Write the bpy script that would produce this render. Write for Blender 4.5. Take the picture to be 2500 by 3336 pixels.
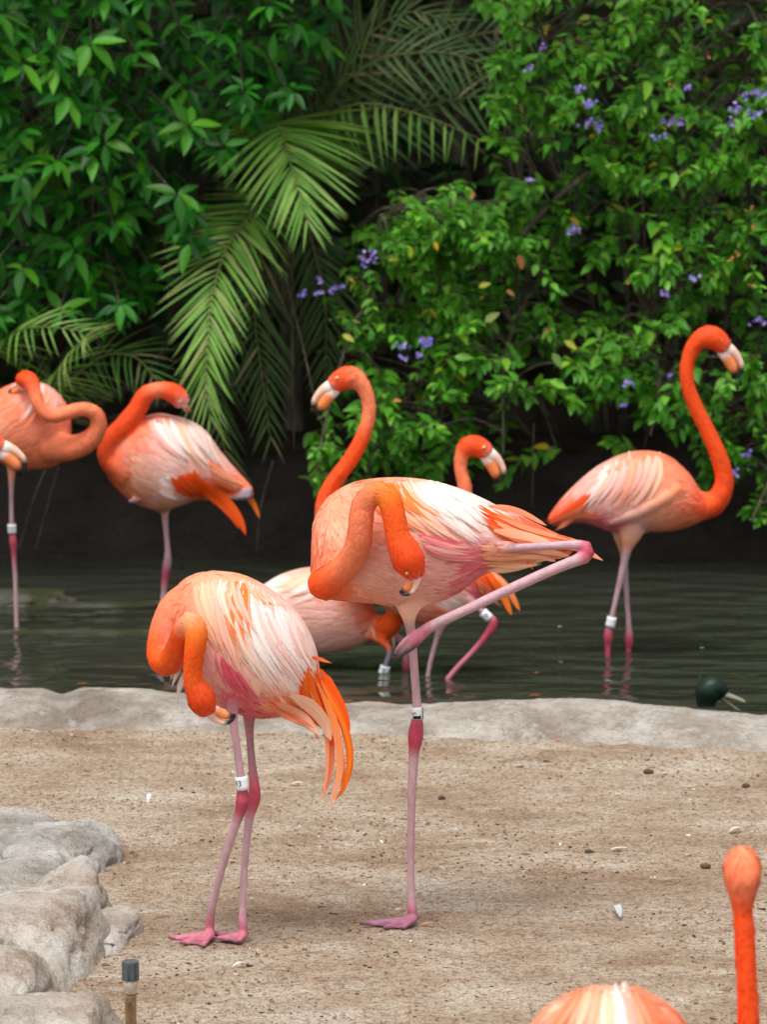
import bpy, bmesh, math, random
import numpy as np
from mathutils import Vector, Matrix
from mathutils.bvhtree import BVHTree

# ------------------------------------------------------------------ camera, sky, sun, exposure
S = bpy.context.scene
for o in list(bpy.data.objects): bpy.data.objects.remove(o)
COL = S.collection
R = math.radians
random.seed(7)
RNG = np.random.default_rng(7)

CAM_H = 1.6            # eye height above the sand
FPX = 12950.0          # focal length in photograph pixels (2500 x 3336)
PITCH = math.atan((1668 - 50) / FPX)
cam_d = bpy.data.cameras.new('camera')
cam = bpy.data.objects.new('camera', cam_d); COL.objects.link(cam)
cam.location = (0, 0, CAM_H)
cam.rotation_euler = (math.pi / 2 - PITCH, 0, 0)
cam_d.sensor_fit = 'VERTICAL'; cam_d.sensor_height = 36.0
cam_d.lens = 36.0 * FPX / 3336.0
cam_d.clip_start = 0.05; cam_d.clip_end = 400
cam_d.dof.use_dof = True
cam_d.dof.focus_distance = 7.08
cam_d.dof.aperture_fstop = 9.5
S.camera = cam

SUN_EL, SUN_AZ = R(70), R(205)      # azimuth measured from +Y, clockwise: behind the camera, to its left
w = bpy.data.worlds.new('World'); S.world = w; w.use_nodes = True
nt = w.node_tree; bg = nt.nodes['Background']
sky = nt.nodes.new('ShaderNodeTexSky'); sky.sky_type = 'NISHITA'; sky.sun_disc = False
sky.sun_elevation = SUN_EL; sky.sun_rotation = SUN_AZ
sky.air_density = 1.0; sky.dust_density = 4.0; sky.ozone_density = 1.0
hs = nt.nodes.new('ShaderNodeHueSaturation'); hs.inputs['Saturation'].default_value = 0.12   # thin cloud cover greys the sky
nt.links.new(sky.outputs[0], hs.inputs['Color']); nt.links.new(hs.outputs[0], bg.inputs['Color'])
bg.inputs['Strength'].default_value = 0.13
sun_d = bpy.data.lights.new('sun', 'SUN'); sun_d.energy = 1.2; sun_d.angle = R(25); sun_d.color = (1.0, .96, .9)
sun = bpy.data.objects.new('sun', sun_d); COL.objects.link(sun)
sun.location = (-2, -4, 8)
sdir = Vector((math.sin(SUN_AZ) * math.cos(SUN_EL), math.cos(SUN_AZ) * math.cos(SUN_EL), math.sin(SUN_EL)))
sun.rotation_euler = sdir.to_track_quat('Z', 'Y').to_euler()
vs = S.view_settings
vs.view_transform = 'Standard'; vs.look = 'None'; vs.exposure = 0.72; vs.gamma = 1.0; vs.use_curve_mapping = False
S.render.engine = 'CYCLES'
S.cycles.max_bounces = 8; S.cycles.diffuse_bounces = 4; S.cycles.glossy_bounces = 4
S.cycles.transparent_max_bounces = 16; S.cycles.caustics_reflective = False; S.cycles.caustics_refractive = False
S.cycles.use_denoising = True

# ------------------------------------------------------------------ helpers
CP, SP = math.cos(PITCH), math.sin(PITCH)
def ray(px, py):
    x = (px - 1250) / FPX; v = -(py - 1668) / FPX
    return np.array([x, CP + v * SP, -SP + v * CP])
def at(px, py, Y):
    d = ray(px, py); t = Y / d[1]
    return np.array([d[0] * t, Y, CAM_H + d[2] * t])
def grd(px, py, z=0.0):
    d = ray(px, py); t = (z - CAM_H) / d[2]
    return np.array([d[0] * t, d[1] * t, z])
def mpp(Y):                      # metres per photograph pixel at distance Y
    return Y * 1.008 / FPX
def lin(h):
    c = [int(h[i:i + 2], 16) / 255 for i in (0, 2, 4)]
    return np.array([x / 12.92 if x <= .04045 else ((x + .055) / 1.055) ** 2.4 for x in c])

def _hash(ix, iy, iz, seed):
    h = (ix * 374761393 + iy * 668265263 + iz * 2147483647 + seed * 1274126177) & 0xFFFFFFFF
    h = ((h ^ (h >> 13)) * 1274126177) & 0xFFFFFFFF
    h = h ^ (h >> 16)
    return (h & 0xFFFF) / 65535.0
def vnoise(p, seed=0):
    p = np.asarray(p, float); i = np.floor(p).astype(np.int64); f = p - i; f = f * f * (3 - 2 * f)
    r = 0
    for dx in (0, 1):
        for dy in (0, 1):
            for dz in (0, 1):
                wgt = (f[:, 0] if dx else 1 - f[:, 0]) * (f[:, 1] if dy else 1 - f[:, 1]) * (f[:, 2] if dz else 1 - f[:, 2])
                r = r + wgt * _hash(i[:, 0] + dx, i[:, 1] + dy, i[:, 2] + dz, seed)
    return r * 2 - 1
def fbm(p, octv=4, seed=0, gain=.5):
    p = np.asarray(p, float); a, r, t = 1.0, 0, 0
    for k in range(octv):
        r = r + a * vnoise(p * 2 ** k + 17.3 * k, seed + k); t += a; a *= gain
    return r / t

def new_mesh(name, verts, faces, cols=None, smooth=True, fuv=None):
    me = bpy.data.meshes.new(name)
    me.from_pydata([tuple(v) for v in verts] if not isinstance(verts, np.ndarray) else verts.tolist(), [], faces)
    if cols is not None:
        a = me.color_attributes.new('Col', 'FLOAT_COLOR', 'POINT')
        c = np.ones((len(me.vertices), 4), np.float32); c[:, :3] = np.asarray(cols)[:, :3]
        a.data.foreach_set('color', c.ravel())
    if fuv is not None:
        a = me.attributes.new('fuv', 'FLOAT_VECTOR', 'POINT'); a.data.foreach_set('vector', np.asarray(fuv, np.float32).ravel())
    if smooth and len(me.polygons):
        me.polygons.foreach_set('use_smooth', [True] * len(me.polygons))
    me.update()
    return me
def obj(name, me, mat=None, parent=None):
    o = bpy.data.objects.new(name, me); COL.objects.link(o)
    if mat is not None and not me.materials: me.materials.append(mat)
    if parent is not None: o.parent = parent
    return o
def empty(name, loc=(0, 0, 0)):
    o = bpy.data.objects.new(name, None); COL.objects.link(o); o.location = tuple(loc); o.empty_display_size = .05
    return o
def tag(o, label=None, cat=None, group=None, kind=None):
    if label: o['label'] = label
    if cat: o['category'] = cat
    if group: o['group'] = group
    if kind: o['kind'] = kind
    return o

class MB:
    """collects pieces into one mesh"""
    def __init__(s): s.v = []; s.f = []; s.c = []; s.n = 0; s.x = []
    def add(s, v, f, c):
        v = np.asarray(v, float)
        s.v.append(v); s.f += [tuple(i + s.n for i in q) for q in f]
        c = np.asarray(c, float)
        if c.ndim == 1: c = np.repeat(c[None, :3], len(v), 0)
        s.c.append(c[:, :3]); s.n += len(v)
    def mesh(s, name, off=None, smooth=True):
        v = np.concatenate(s.v); c = np.concatenate(s.c)
        if off is not None: v = v - np.asarray(off)
        return new_mesh(name, v, s.f, c, smooth, np.concatenate(s.x) if s.x else None)

def catmull(P, n):
    """resample rows of P (any columns) to n rows, evenly in chord length"""
    P = np.asarray(P, float)
    if len(P) == 2:
        t = np.linspace(0, 1, n)[:, None]; return P[0] * (1 - t) + P[1] * t
    E = np.vstack([2 * P[0] - P[1], P, 2 * P[-1] - P[-2]])
    d = np.concatenate([[0], np.cumsum(np.linalg.norm(np.diff(P[:, :3], axis=0), axis=1) + 1e-9)])
    T = np.linspace(0, d[-1], n); out = []
    for t in T:
        k = min(max(np.searchsorted(d, t, side='right') - 1, 0), len(P) - 2)
        u = (t - d[k]) / (d[k + 1] - d[k]); a, b, c, e = E[k], E[k + 1], E[k + 2], E[k + 3]
        out.append(.5 * (2 * b + (c - a) * u + (2 * a - 5 * b + 4 * c - e) * u * u + (3 * b - a - 3 * c + e) * u ** 3))
    out = np.array(out)
    out[:, 3:] = np.clip(out[:, 3:], P[:, 3:].min(0), P[:, 3:].max(0))
    return out
def nrm(v): return v / (np.linalg.norm(v) + 1e-12)
def tube(C, r, seg=12, r2=None, cap=True):
    """tube through centres C with radii r"""
    C = np.asarray(C, float); n = len(C); T = np.gradient(C, axis=0)
    t0 = nrm(T[0]); a = np.array([0, 1, 0.]) if abs(t0[1]) < .8 else np.array([1., 0, 0])
    N = nrm(np.cross(a, t0)); V = []; F = []
    ang = np.arange(seg) * 2 * math.pi / seg
    for i in range(n):
        t = nrm(T[i]); N = nrm(N - t * np.dot(N, t)); B = np.cross(t, N)
        rr2 = r[i] if r2 is None else r2[i]
        V.append(C[i] + np.outer(np.cos(ang) * r[i], N) + np.outer(np.sin(ang) * rr2, B))
    for i in range(n - 1):
        for k in range(seg):
            k2 = (k + 1) % seg
            F.append((i * seg + k, i * seg + k2, (i + 1) * seg + k2, (i + 1) * seg + k))
    V = np.concatenate(V)
    if cap:
        F.append(tuple(range(seg))[::-1]); F.append(tuple((n - 1) * seg + k for k in range(seg)))
    return V, F

# ------------------------------------------------------------------ materials
def mat(name):
    m = bpy.data.materials.new(name); m.use_nodes = True
    nt = m.node_tree; b = nt.nodes['Principled BSDF']
    return m, nt, b
def N(nt, t, **kw):
    n = nt.nodes.new(t)
    for k, v in kw.items(): setattr(n, k, v)
    return n
def noise_node(nt, scale, detail=4, rough=.55, coord='Object', mapscale=None, loc=None):
    tc = N(nt, 'ShaderNodeTexCoord'); n = N(nt, 'ShaderNodeTexNoise')
    n.inputs['Scale'].default_value = scale; n.inputs['Detail'].default_value = detail; n.inputs['Roughness'].default_value = rough
    src = tc.outputs[coord]
    if mapscale is not None or loc is not None:
        mp = N(nt, 'ShaderNodeMapping')
        if mapscale is not None: mp.inputs['Scale'].default_value = mapscale
        if loc is not None: mp.inputs['Location'].default_value = loc
        nt.links.new(src, mp.inputs['Vector']); src = mp.outputs[0]
    nt.links.new(src, n.inputs['Vector'])
    return n.outputs['Fac']
def ramp(nt, fac, stops):
    r = N(nt, 'ShaderNodeValToRGB'); e = r.color_ramp.elements
    while len(e) < len(stops): e.new(.5)
    for el, (p, c) in zip(e, stops):
        el.position = p; el.color = (*c, 1)
    nt.links.new(fac, r.inputs['Fac']); return r.outputs['Color']
def mixc(nt, fac, a, b, mode='MIX'):
    m = N(nt, 'ShaderNodeMix', data_type='RGBA', blend_type=mode)
    for s, v in ((m.inputs[0], fac), (m.inputs[6], a), (m.inputs[7], b)):
        if hasattr(v, 'is_output'): nt.links.new(v, s)
        elif isinstance(v, (int, float)): s.default_value = v
        else: s.default_value = (*v, 1)
    return m.outputs[2]
def bump(nt, b, fac, strength, dist, prev=None):
    n = N(nt, 'ShaderNodeBump'); n.inputs['Strength'].default_value = strength; n.inputs['Distance'].default_value = dist
    nt.links.new(fac, n.inputs['Height'])
    if prev is not None: nt.links.new(prev, n.inputs['Normal'])
    nt.links.new(n.outputs[0], b.inputs['Normal']); return n.outputs[0]
def attr(nt, name='Col'):
    a = N(nt, 'ShaderNodeAttribute'); a.attribute_name = name; return a.outputs['Color']

def make_plumage(name, rough=.7, sheen=.25, bscale=420, bstr=.35, translucent=0.0, barbs=False, fray=False):
    m, nt, b = mat(name)
    c = attr(nt)
    if barbs:                                   # streaks run along each feather
        a = N(nt, 'ShaderNodeAttribute'); a.attribute_name = 'fuv'
        mp = N(nt, 'ShaderNodeMapping'); mp.inputs['Scale'].default_value = (4.5, 1.1, 31.0); nt.links.new(a.outputs['Vector'], mp.inputs['Vector'])
        nz = N(nt, 'ShaderNodeTexNoise'); nz.inputs['Scale'].default_value = 1.0; nz.inputs['Detail'].default_value = 3; nt.links.new(mp.outputs[0], nz.inputs['Vector']); n1 = nz.outputs['Fac']
    else: n1 = noise_node(nt, 55, 4, .6)
    f = N(nt, 'ShaderNodeMapRange'); nt.links.new(n1, f.inputs[0])
    f.inputs[1].default_value = .3; f.inputs[2].default_value = .7; f.inputs[3].default_value = .93; f.inputs[4].default_value = 1.05
    hv = N(nt, 'ShaderNodeHueSaturation'); nt.links.new(f.outputs[0], hv.inputs['Value']); nt.links.new(c, hv.inputs['Color'])
    nt.links.new(hv.outputs[0], b.inputs['Base Color'])
    b.inputs['Roughness'].default_value = rough; b.inputs['Specular IOR Level'].default_value = .25
    b.inputs['Sheen Weight'].default_value = sheen; b.inputs['Sheen Roughness'].default_value = .6
    nt.links.new(hv.outputs[0], b.inputs['Sheen Tint'])
    bump(nt, b, noise_node(nt, bscale, 3, .6), bstr, .0015)
    if translucent:
        tr = N(nt, 'ShaderNodeBsdfTranslucent'); nt.links.new(hv.outputs[0], tr.inputs['Color'])
        mx = N(nt, 'ShaderNodeMixShader'); mx.inputs[0].default_value = translucent
        nt.links.new(b.outputs[0], mx.inputs[1]); nt.links.new(tr.outputs[0], mx.inputs[2])
        out = mx.outputs[0]
        if fray:                                # vane edges and tips thin out into loose barbs
            sp = N(nt, 'ShaderNodeSeparateXYZ'); nt.links.new(a.outputs['Vector'], sp.inputs[0])
            ab = N(nt, 'ShaderNodeMath', operation='ABSOLUTE'); nt.links.new(sp.outputs['X'], ab.inputs[0])
            tp = N(nt, 'ShaderNodeMapRange'); nt.links.new(sp.outputs['Y'], tp.inputs[0]); tp.inputs[1].default_value = .55; tp.inputs[2].default_value = 1.0; tp.inputs[3].default_value = 0; tp.inputs[4].default_value = .75
            mp2 = N(nt, 'ShaderNodeMapping'); mp2.inputs['Scale'].default_value = (7, 2.2, 17.0); nt.links.new(a.outputs['Vector'], mp2.inputs['Vector'])
            n3 = N(nt, 'ShaderNodeTexNoise'); n3.inputs['Scale'].default_value = 1.0; n3.inputs['Detail'].default_value = 4; nt.links.new(mp2.outputs[0], n3.inputs['Vector'])
            s1 = N(nt, 'ShaderNodeMath', operation='ADD'); nt.links.new(ab.outputs[0], s1.inputs[0]); nt.links.new(tp.outputs[0], s1.inputs[1])
            s2 = N(nt, 'ShaderNodeMath', operation='ADD'); nt.links.new(s1.outputs[0], s2.inputs[0]); nt.links.new(n3.outputs['Fac'], s2.inputs[1])
            al = N(nt, 'ShaderNodeMapRange'); nt.links.new(s2.outputs[0], al.inputs[0]); al.inputs[1].default_value = 1.0; al.inputs[2].default_value = 1.55; al.inputs[3].default_value = 0; al.inputs[4].default_value = 1
            tb = N(nt, 'ShaderNodeBsdfTransparent'); m3 = N(nt, 'ShaderNodeMixShader'); nt.links.new(al.outputs[0], m3.inputs[0]); nt.links.new(out, m3.inputs[1]); nt.links.new(tb.outputs[0], m3.inputs[2]); out = m3.outputs[0]
        nt.links.new(out, nt.nodes['Material Output'].inputs['Surface'])
    return m
M = {}
M['plumage'] = make_plumage('plumage')
M['plume'] = make_plumage('plume', .6, .2, 500, .15, .25, True, True)
M['feather'] = make_plumage('feather', .6, .2, 500, .15, .2, True)
m, nt, b = mat('horn'); nt.links.new(attr(nt), b.inputs['Base Color']); b.inputs['Roughness'].default_value = .42
bump(nt, b, noise_node(nt, 300, 3), .2, .001); M['horn'] = m
m, nt, b = mat('leg_skin'); nt.links.new(attr(nt), b.inputs['Base Color']); b.inputs['Roughness'].default_value = .5
wv = N(nt, 'ShaderNodeTexWave', wave_type='BANDS', bands_direction='Z'); wv.inputs['Scale'].default_value = 95; wv.inputs['Distortion'].default_value = 4.0; wv.inputs['Detail'].default_value = 2
tcw = N(nt, 'ShaderNodeTexCoord'); nt.links.new(tcw.outputs['Object'], wv.inputs['Vector'])
n0 = bump(nt, b, wv.outputs['Fac'], .16, .0015); bump(nt, b, noise_node(nt, 180, 4, .7, mapscale=(1, 1, .4)), .6, .003, n0)
M['leg_skin'] = m
m, nt, b = mat('band_plastic'); nt.links.new(attr(nt), b.inputs['Base Color']); b.inputs['Roughness'].default_value = .35; M['plastic'] = m

def leaf_material(name, gloss, trans, var=.35, hue=.02):
    m, nt, b = mat(name)
    c = attr(nt); oi = N(nt, 'ShaderNodeObjectInfo')
    n1 = noise_node(nt, 6, 2, .5, coord='Generated')
    mr = N(nt, 'ShaderNodeMapRange'); nt.links.new(oi.outputs['Random'], mr.inputs[0])
    mr.inputs[3].default_value = 1 - var; mr.inputs[4].default_value = 1 + var
    mh = N(nt, 'ShaderNodeMapRange'); nt.links.new(oi.outputs['Random'], mh.inputs[0])
    mh.inputs[3].default_value = .5 + hue; mh.inputs[4].default_value = .5 - hue
    hv = N(nt, 'ShaderNodeHueSaturation'); nt.links.new(c, hv.inputs['Color'])
    nt.links.new(mr.outputs[0], hv.inputs['Value']); nt.links.new(mh.outputs[0], hv.inputs['Hue'])
    nt.links.new(hv.outputs[0], b.inputs['Base Color'])
    b.inputs['Roughness'].default_value = gloss; b.inputs['Specular IOR Level'].default_value = .32
    tr = N(nt, 'ShaderNodeBsdfTranslucent')
    hv2 = N(nt, 'ShaderNodeHueSaturation'); hv2.inputs['Hue'].default_value = .48; hv2.inputs['Value'].default_value = 1.3
    nt.links.new(hv.outputs[0], hv2.inputs['Color']); nt.links.new(hv2.outputs[0], tr.inputs['Color'])
    mx = N(nt, 'ShaderNodeMixShader'); mx.inputs[0].default_value = trans
    nt.links.new(b.outputs[0], mx.inputs[1]); nt.links.new(tr.outputs[0], mx.inputs[2])
    nt.links.new(mx.outputs[0], nt.nodes['Material Output'].inputs['Surface'])
    return m
M['leaf'] = leaf_material('broad_leaf', .42, .25)
M['leaf2'] = leaf_material('shrub_leaf', .42, .28)
M['palm'] = leaf_material('palm_leaflet', .45, .25, .18, .008)
M['petal'] = leaf_material('petal', .6, .3, .2, .01)
m, nt, b = mat('bark')
nt.links.new(ramp(nt, noise_node(nt, 40, 5, .65, mapscale=(1, 1, .25)), [(.3, lin('2e2a22')), (.5, lin('514a3c')), (.7, lin('7a7060'))]), b.inputs['Base Color'])
b.inputs['Roughness'].default_value = .9; bump(nt, b, noise_node(nt, 90, 4), .6, .004); M['bark'] = m

# sand: pale trodden grains, damp brown patches, fine dark litter
m, nt, b = mat('sand')
base = ramp(nt, noise_node(nt, 2.6, 7, .68, mapscale=(1, 1.3, 1)), [(.34, lin('a88d75')), (.5, lin('c6b098')), (.64, lin('dccdba'))])
pal = ramp(nt, noise_node(nt, 7, 6, .7, mapscale=(.8, 2.2, 1), loc=(3, 1, 0)), [(.54, (0, 0, 0)), (.70, (1, 1, 1))])
fac = N(nt, 'ShaderNodeMath', operation='MULTIPLY'); fac.inputs[1].default_value = 0.7
nt.links.new(pal, fac.inputs[0]); c = mixc(nt, fac.outputs[0], base, lin('e2dad0'))
dmp = ramp(nt, noise_node(nt, 5, 7, .72, mapscale=(.9, 1.7, 1), loc=(8, 6, 0)), [(.52, (0, 0, 0)), (.68, (1, 1, 1))])
fac = N(nt, 'ShaderNodeMath', operation='MULTIPLY'); fac.inputs[1].default_value = 0.55
nt.links.new(dmp, fac.inputs[0]); c = mixc(nt, fac.outputs[0], c, lin('a07e63'))
dk = ramp(nt, noise_node(nt, 85, 6, .78), [(.40, (1, 1, 1)), (.51, (0, 0, 0))])
fac = N(nt, 'ShaderNodeMath', operation='MULTIPLY'); fac.inputs[1].default_value = 0.72
nt.links.new(dk, fac.inputs[0]); c = mixc(nt, fac.outputs[0], c, lin('785d49'))
gr = ramp(nt, noise_node(nt, 230, 5, .8), [(.32, (.42, .4, .38)), (.5, (1, 1, 1)), (.68, (1.45, 1.44, 1.43))])
c = mixc(nt, 1.0, c, gr, 'MULTIPLY')
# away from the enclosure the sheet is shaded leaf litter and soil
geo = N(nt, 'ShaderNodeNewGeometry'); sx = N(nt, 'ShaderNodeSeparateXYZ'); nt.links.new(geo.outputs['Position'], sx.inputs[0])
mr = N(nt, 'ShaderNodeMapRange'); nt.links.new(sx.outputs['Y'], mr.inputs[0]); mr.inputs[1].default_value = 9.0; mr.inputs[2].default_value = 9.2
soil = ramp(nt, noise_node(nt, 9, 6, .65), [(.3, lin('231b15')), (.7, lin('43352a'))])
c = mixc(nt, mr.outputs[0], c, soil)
nt.links.new(c, b.inputs['Base Color']); b.inputs['Roughness'].default_value = .95; b.inputs['Specular IOR Level'].default_value = .15
n0 = bump(nt, b, noise_node(nt, 70, 6, .75), .8, .014)
bump(nt, b, noise_node(nt, 330, 4, .75), .9, .005, n0)
M['sand'] = m

def rock_material(name, stops, stain, stain_amt, green=None, white=.65):
    m, nt, b = mat(name)
    c = ramp(nt, noise_node(nt, 5, 7, .62), stops)
    st = ramp(nt, noise_node(nt, 7, 6, .7, mapscale=(1, 1, 1.8), loc=(5, 2, 1)), [(.52, (0, 0, 0)), (.72, (1, 1, 1))])
    f = N(nt, 'ShaderNodeMath', operation='MULTIPLY'); f.inputs[1].default_value = stain_amt; nt.links.new(st, f.inputs[0])
    c = mixc(nt, f.outputs[0], c, stain)
    wht = ramp(nt, noise_node(nt, 11, 6, .7, loc=(9, 4, 2)), [(.57, (0, 0, 0)), (.70, (1, 1, 1))])
    f = N(nt, 'ShaderNodeMath', operation='MULTIPLY'); f.inputs[1].default_value = white; nt.links.new(wht, f.inputs[0])
    c = mixc(nt, f.outputs[0], c, lin('d8d4cd'))
    crk = ramp(nt, noise_node(nt, 9, 8, .75, mapscale=(1, 1, 2.4), loc=(2, 8, 5)), [(.485, (1, 1, 1)), (.5, (.5, .46, .43)), (.515, (1, 1, 1))])
    c = mixc(nt, .8, c, crk, 'MULTIPLY')
    pit = ramp(nt, noise_node(nt, 100, 5, .7), [(.30, (.4, .37, .35)), (.42, (1, 1, 1))])
    c = mixc(nt, 1.0, c, pit, 'MULTIPLY')
    gr = ramp(nt, noise_node(nt, 420, 2, .7), [(.3, (.85, .85, .85)), (.7, (1.12, 1.12, 1.12))])
    c = mixc(nt, 1.0, c, gr, 'MULTIPLY')
    if green is not None:
        g = ramp(nt, noise_node(nt, 8, 4, .6, loc=(1, 7, 3)), [(.4, (0, 0, 0)), (.6, (1, 1, 1))]); c = mixc(nt, g, c, green)
    nt.links.new(c, b.inputs['Base Color']); b.inputs['Roughness'].default_value = .88; b.inputs['Specular IOR Level'].default_value = .25
    n0 = bump(nt, b, noise_node(nt, 26, 7, .7), .9, .025)
    bump(nt, b, noise_node(nt, 240, 3, .6), .5, .003, n0)
    return m
M['rim'] = rock_material('pond_rim_concrete', [(.34, lin('877c71')), (.5, lin('aba297')), (.66, lin('c4beb6'))], lin('7d6a5b'), .85)
M['rock'] = rock_material('moulded_rock', [(.34, lin('89857f')), (.5, lin('b0aba4')), (.66, lin('ccc8c2'))], lin('8f7d6d'), .75)
M['rock_tan'] = rock_material('moulded_rock_tan', [(.34, lin('9a8e83')), (.5, lin('bbb0a4')), (.66, lin('d2ccc4'))], lin('94745a'), .85)
M['wet_rock'] = rock_material('wet_algae_rock', [(.3, lin('3c3a34')), (.5, lin('5a584f')), (.7, lin('77756c'))], lin('2e2b22'), .5, lin('3a3d20'), .2)
M['wet_rock'].node_tree.nodes['Principled BSDF'].inputs['Roughness'].default_value = .45
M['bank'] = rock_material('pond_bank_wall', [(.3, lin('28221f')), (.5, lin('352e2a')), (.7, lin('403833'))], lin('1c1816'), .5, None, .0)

# murky pond water
m, nt, b = mat('pond_water')
b.inputs['Base Color'].default_value = (*lin('33362c'), 1); b.inputs['Roughness'].default_value = .025; b.inputs['IOR'].default_value = 1.33
n0 = bump(nt, b, noise_node(nt, 2.2, 2, .4, mapscale=(1.9, 3.6, 1)), .5, .07)
bump(nt, b, noise_node(nt, 9, 2, .5, mapscale=(1.6, 3.6, 1), loc=(4, 2, 0)), .07, .02, n0)
M['water'] = m
# ------------------------------------------------------------------ the setting
WATER = -0.10
POOL = -0.42
def line(pts, x):
    p = np.array(pts, float); return np.interp(x, p[:, 0], p[:, 1])
# front foot and crest of the concrete rim, as world curves in x
basepts = [(-900, 2350), (0, 2362), (600, 2386), (1300, 2402), (1800, 2420), (2500, 2458), (3400, 2480)]
crestpts = [(-900, 2250), (0, 2246), (130, 2240), (300, 2240), (450, 2252), (560, 2268), (800, 2292), (1130, 2302), (1350, 2306), (1480, 2290), (1600, 2281), (1850, 2279), (2000, 2287), (2150, 2304), (2300, 2322), (2500, 2330), (3400, 2345)]
bw = np.array([grd(*p)[:2] for p in basepts])
cw = []
for px, py in crestpts:
    Yc = grd(px, line(basepts, px))[1] + .21
    p = at(px, py, Yc); cw.append((p[0], p[1], p[2]))
cw = np.array(cw)
def rim_base(x): return np.interp(x, bw[:, 0], bw[:, 1])
def rim_crest(x): return np.interp(x, cw[:, 0], cw[:, 1]), np.interp(x, cw[:, 0], cw[:, 2])

def ground_z(x, y):
    x = np.asarray(x, float); y = np.asarray(y, float)
    P = np.stack([x, y, np.zeros_like(x)], -1).reshape(-1, 3)
    z = (.010 * fbm(P * [1.6, 2.6, 1], 3, 5) + .0075 * fbm(P * [8, 13, 1], 4, 9, .6) + .0045 * fbm(P * [34, 40, 1], 3, 13, .6)).reshape(x.shape)
    inside = (np.abs(x) < 6)
    e = rim_base(x) + .12
    z = np.where(y > e, z - np.clip((y - e) / .25, 0, 1) * .55, z)                  # pond bed
    z = np.where(y > 12.45, z + np.clip((y - 12.45) / .2, 0, 1) * .80, z)            # far bank
    z = np.where(y > 13.2, z + np.clip((y - 13.2) / 3.0, 0, 1) ** 1.3 * 2.6, z)      # unseen rise added behind the planting to keep its backdrop dark
    z = np.where(y < 5.75, z - np.clip((5.75 - y) / .35, 0, 1) * .62, z)             # near pool bed
    z = np.where(y < 3.2, z + np.clip((3.2 - y) / .5, 0, 1) * .62, z)                # visitors' side
    return z
xs = np.concatenate([-1.5 - np.geomspace(120, .05, 40), np.arange(-1.5, 1.5, .0105), 1.5 + np.geomspace(.02, 120, 40)])
ys = np.concatenate([[-120, -60, -30, -12, -5, 0, 2.2], np.linspace(2.6, 5.3, 14), np.linspace(5.4, 6.05, 20), np.arange(6.1, 9.15, .0095), np.linspace(9.2, 12.3, 24), np.linspace(12.4, 13.2, 14), np.linspace(13.5, 18, 14), [22, 30, 45, 70, 130, 200]])
X, Yg = np.meshgrid(xs, ys); Z = ground_z(X, Yg)
V = np.stack([X, Yg, Z], -1).reshape(-1, 3); nx, ny = len(xs), len(ys)
ii = (np.arange(ny - 1)[:, None] * nx + np.arange(nx - 1)[None]).ravel()
F = np.stack([ii, ii + 1, ii + nx + 1, ii + nx], -1).tolist()
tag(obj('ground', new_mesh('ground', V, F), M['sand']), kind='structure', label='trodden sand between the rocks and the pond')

# water sheets
def sheet(name, x0, x1, y0, y1, z, label):
    me = new_mesh(name, np.array([(x0, y0, z), (x1, y0, z), (x1, y1, z), (x0, y1, z)], float), [(0, 1, 2, 3)])
    tag(obj(name, me, M['water']), kind='structure', label=label)
sheet('pond_water', -14, 14, 8.7, 12.75, WATER, 'dark rippled pond water behind the concrete rim')
sheet('pool_water', -14, 14, 2.8, 5.72, POOL, 'water of the near pool below the sand')

# rim
n1, n2 = 520, 44
RX = np.linspace(-2.6, 2.6, n1); V = []
for x in RX:
    yb = rim_base(x); yc, zc = rim_crest(x)
    k = np.linspace(0, 1, n2)
    prof = np.array([(yb - .05, -.05), (yb - .005, .0), (yb + .05, zc * .55), (yb + .12, zc * .9), (yc - .02, zc * 1.0), (yc + .07, zc * .8), (yc + .13, zc * .2), (yc + .18, WATER - .02), (yc + .22, WATER - .25)])
    pr = catmull(np.column_stack([prof, np.zeros(len(prof))]), n2)
    V.append(np.column_stack([np.full(n2, x), pr[:, 0], pr[:, 1]]))
V = np.concatenate(V)
V[:, 1] += .022 * fbm(V * [2.5, 1, 1], 4, 3)
V[:, 2] += .012 * fbm(V * [4, 6, 1], 5, 4, .6) + .006 * fbm(V * [22, 30, 10], 4, 8, .6) - .016 * np.exp(-((V[:, 0] + .735 + .12 * (V[:, 1] - 9.0)) / .028) ** 2)
ii = (np.arange(n1 - 1)[:, None] * n2 + np.arange(n2 - 1)[None]).ravel()
F = np.stack([ii, ii + n2, ii + n2 + 1, ii + 1], -1).tolist()
rim = obj('concrete_kerb', new_mesh('concrete_kerb', V, F), M['rim'])
tag(rim, 'low pale grey concrete kerb running between the sand and the pond', 'kerb')

# far bank: a low dark retaining wall, uneven
n1, n2 = 300, 26
V = []
for x in np.linspace(-3.2, 3.2, n1):
    prof = np.array([(12.40, -.4, 0), (12.43, -.1, 0), (12.47, .05, 0), (12.50, .13, 0), (12.58, .19, 0), (12.75, .22, 0), (13.0, .25, 0)])
    pr = catmull(prof, n2); V.append(np.column_stack([np.full(n2, x), pr[:, 0], pr[:, 1]]))
V = np.concatenate(V); V[:, 1] += .03 * fbm(V * [3, 1, 6], 3, 23); V[:, 2] += .02 * fbm(V * [4, 4, 4], 3, 24)
ii = (np.arange(n1 - 1)[:, None] * n2 + np.arange(n2 - 1)[None]).ravel()
F = np.stack([ii, ii + n2, ii + n2 + 1, ii + 1], -1).tolist()
tag(obj('bank_wall', new_mesh('bank_wall', V, F), M['bank']), 'dark earthen bank wall along the far edge of the pond', 'bank')

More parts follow.
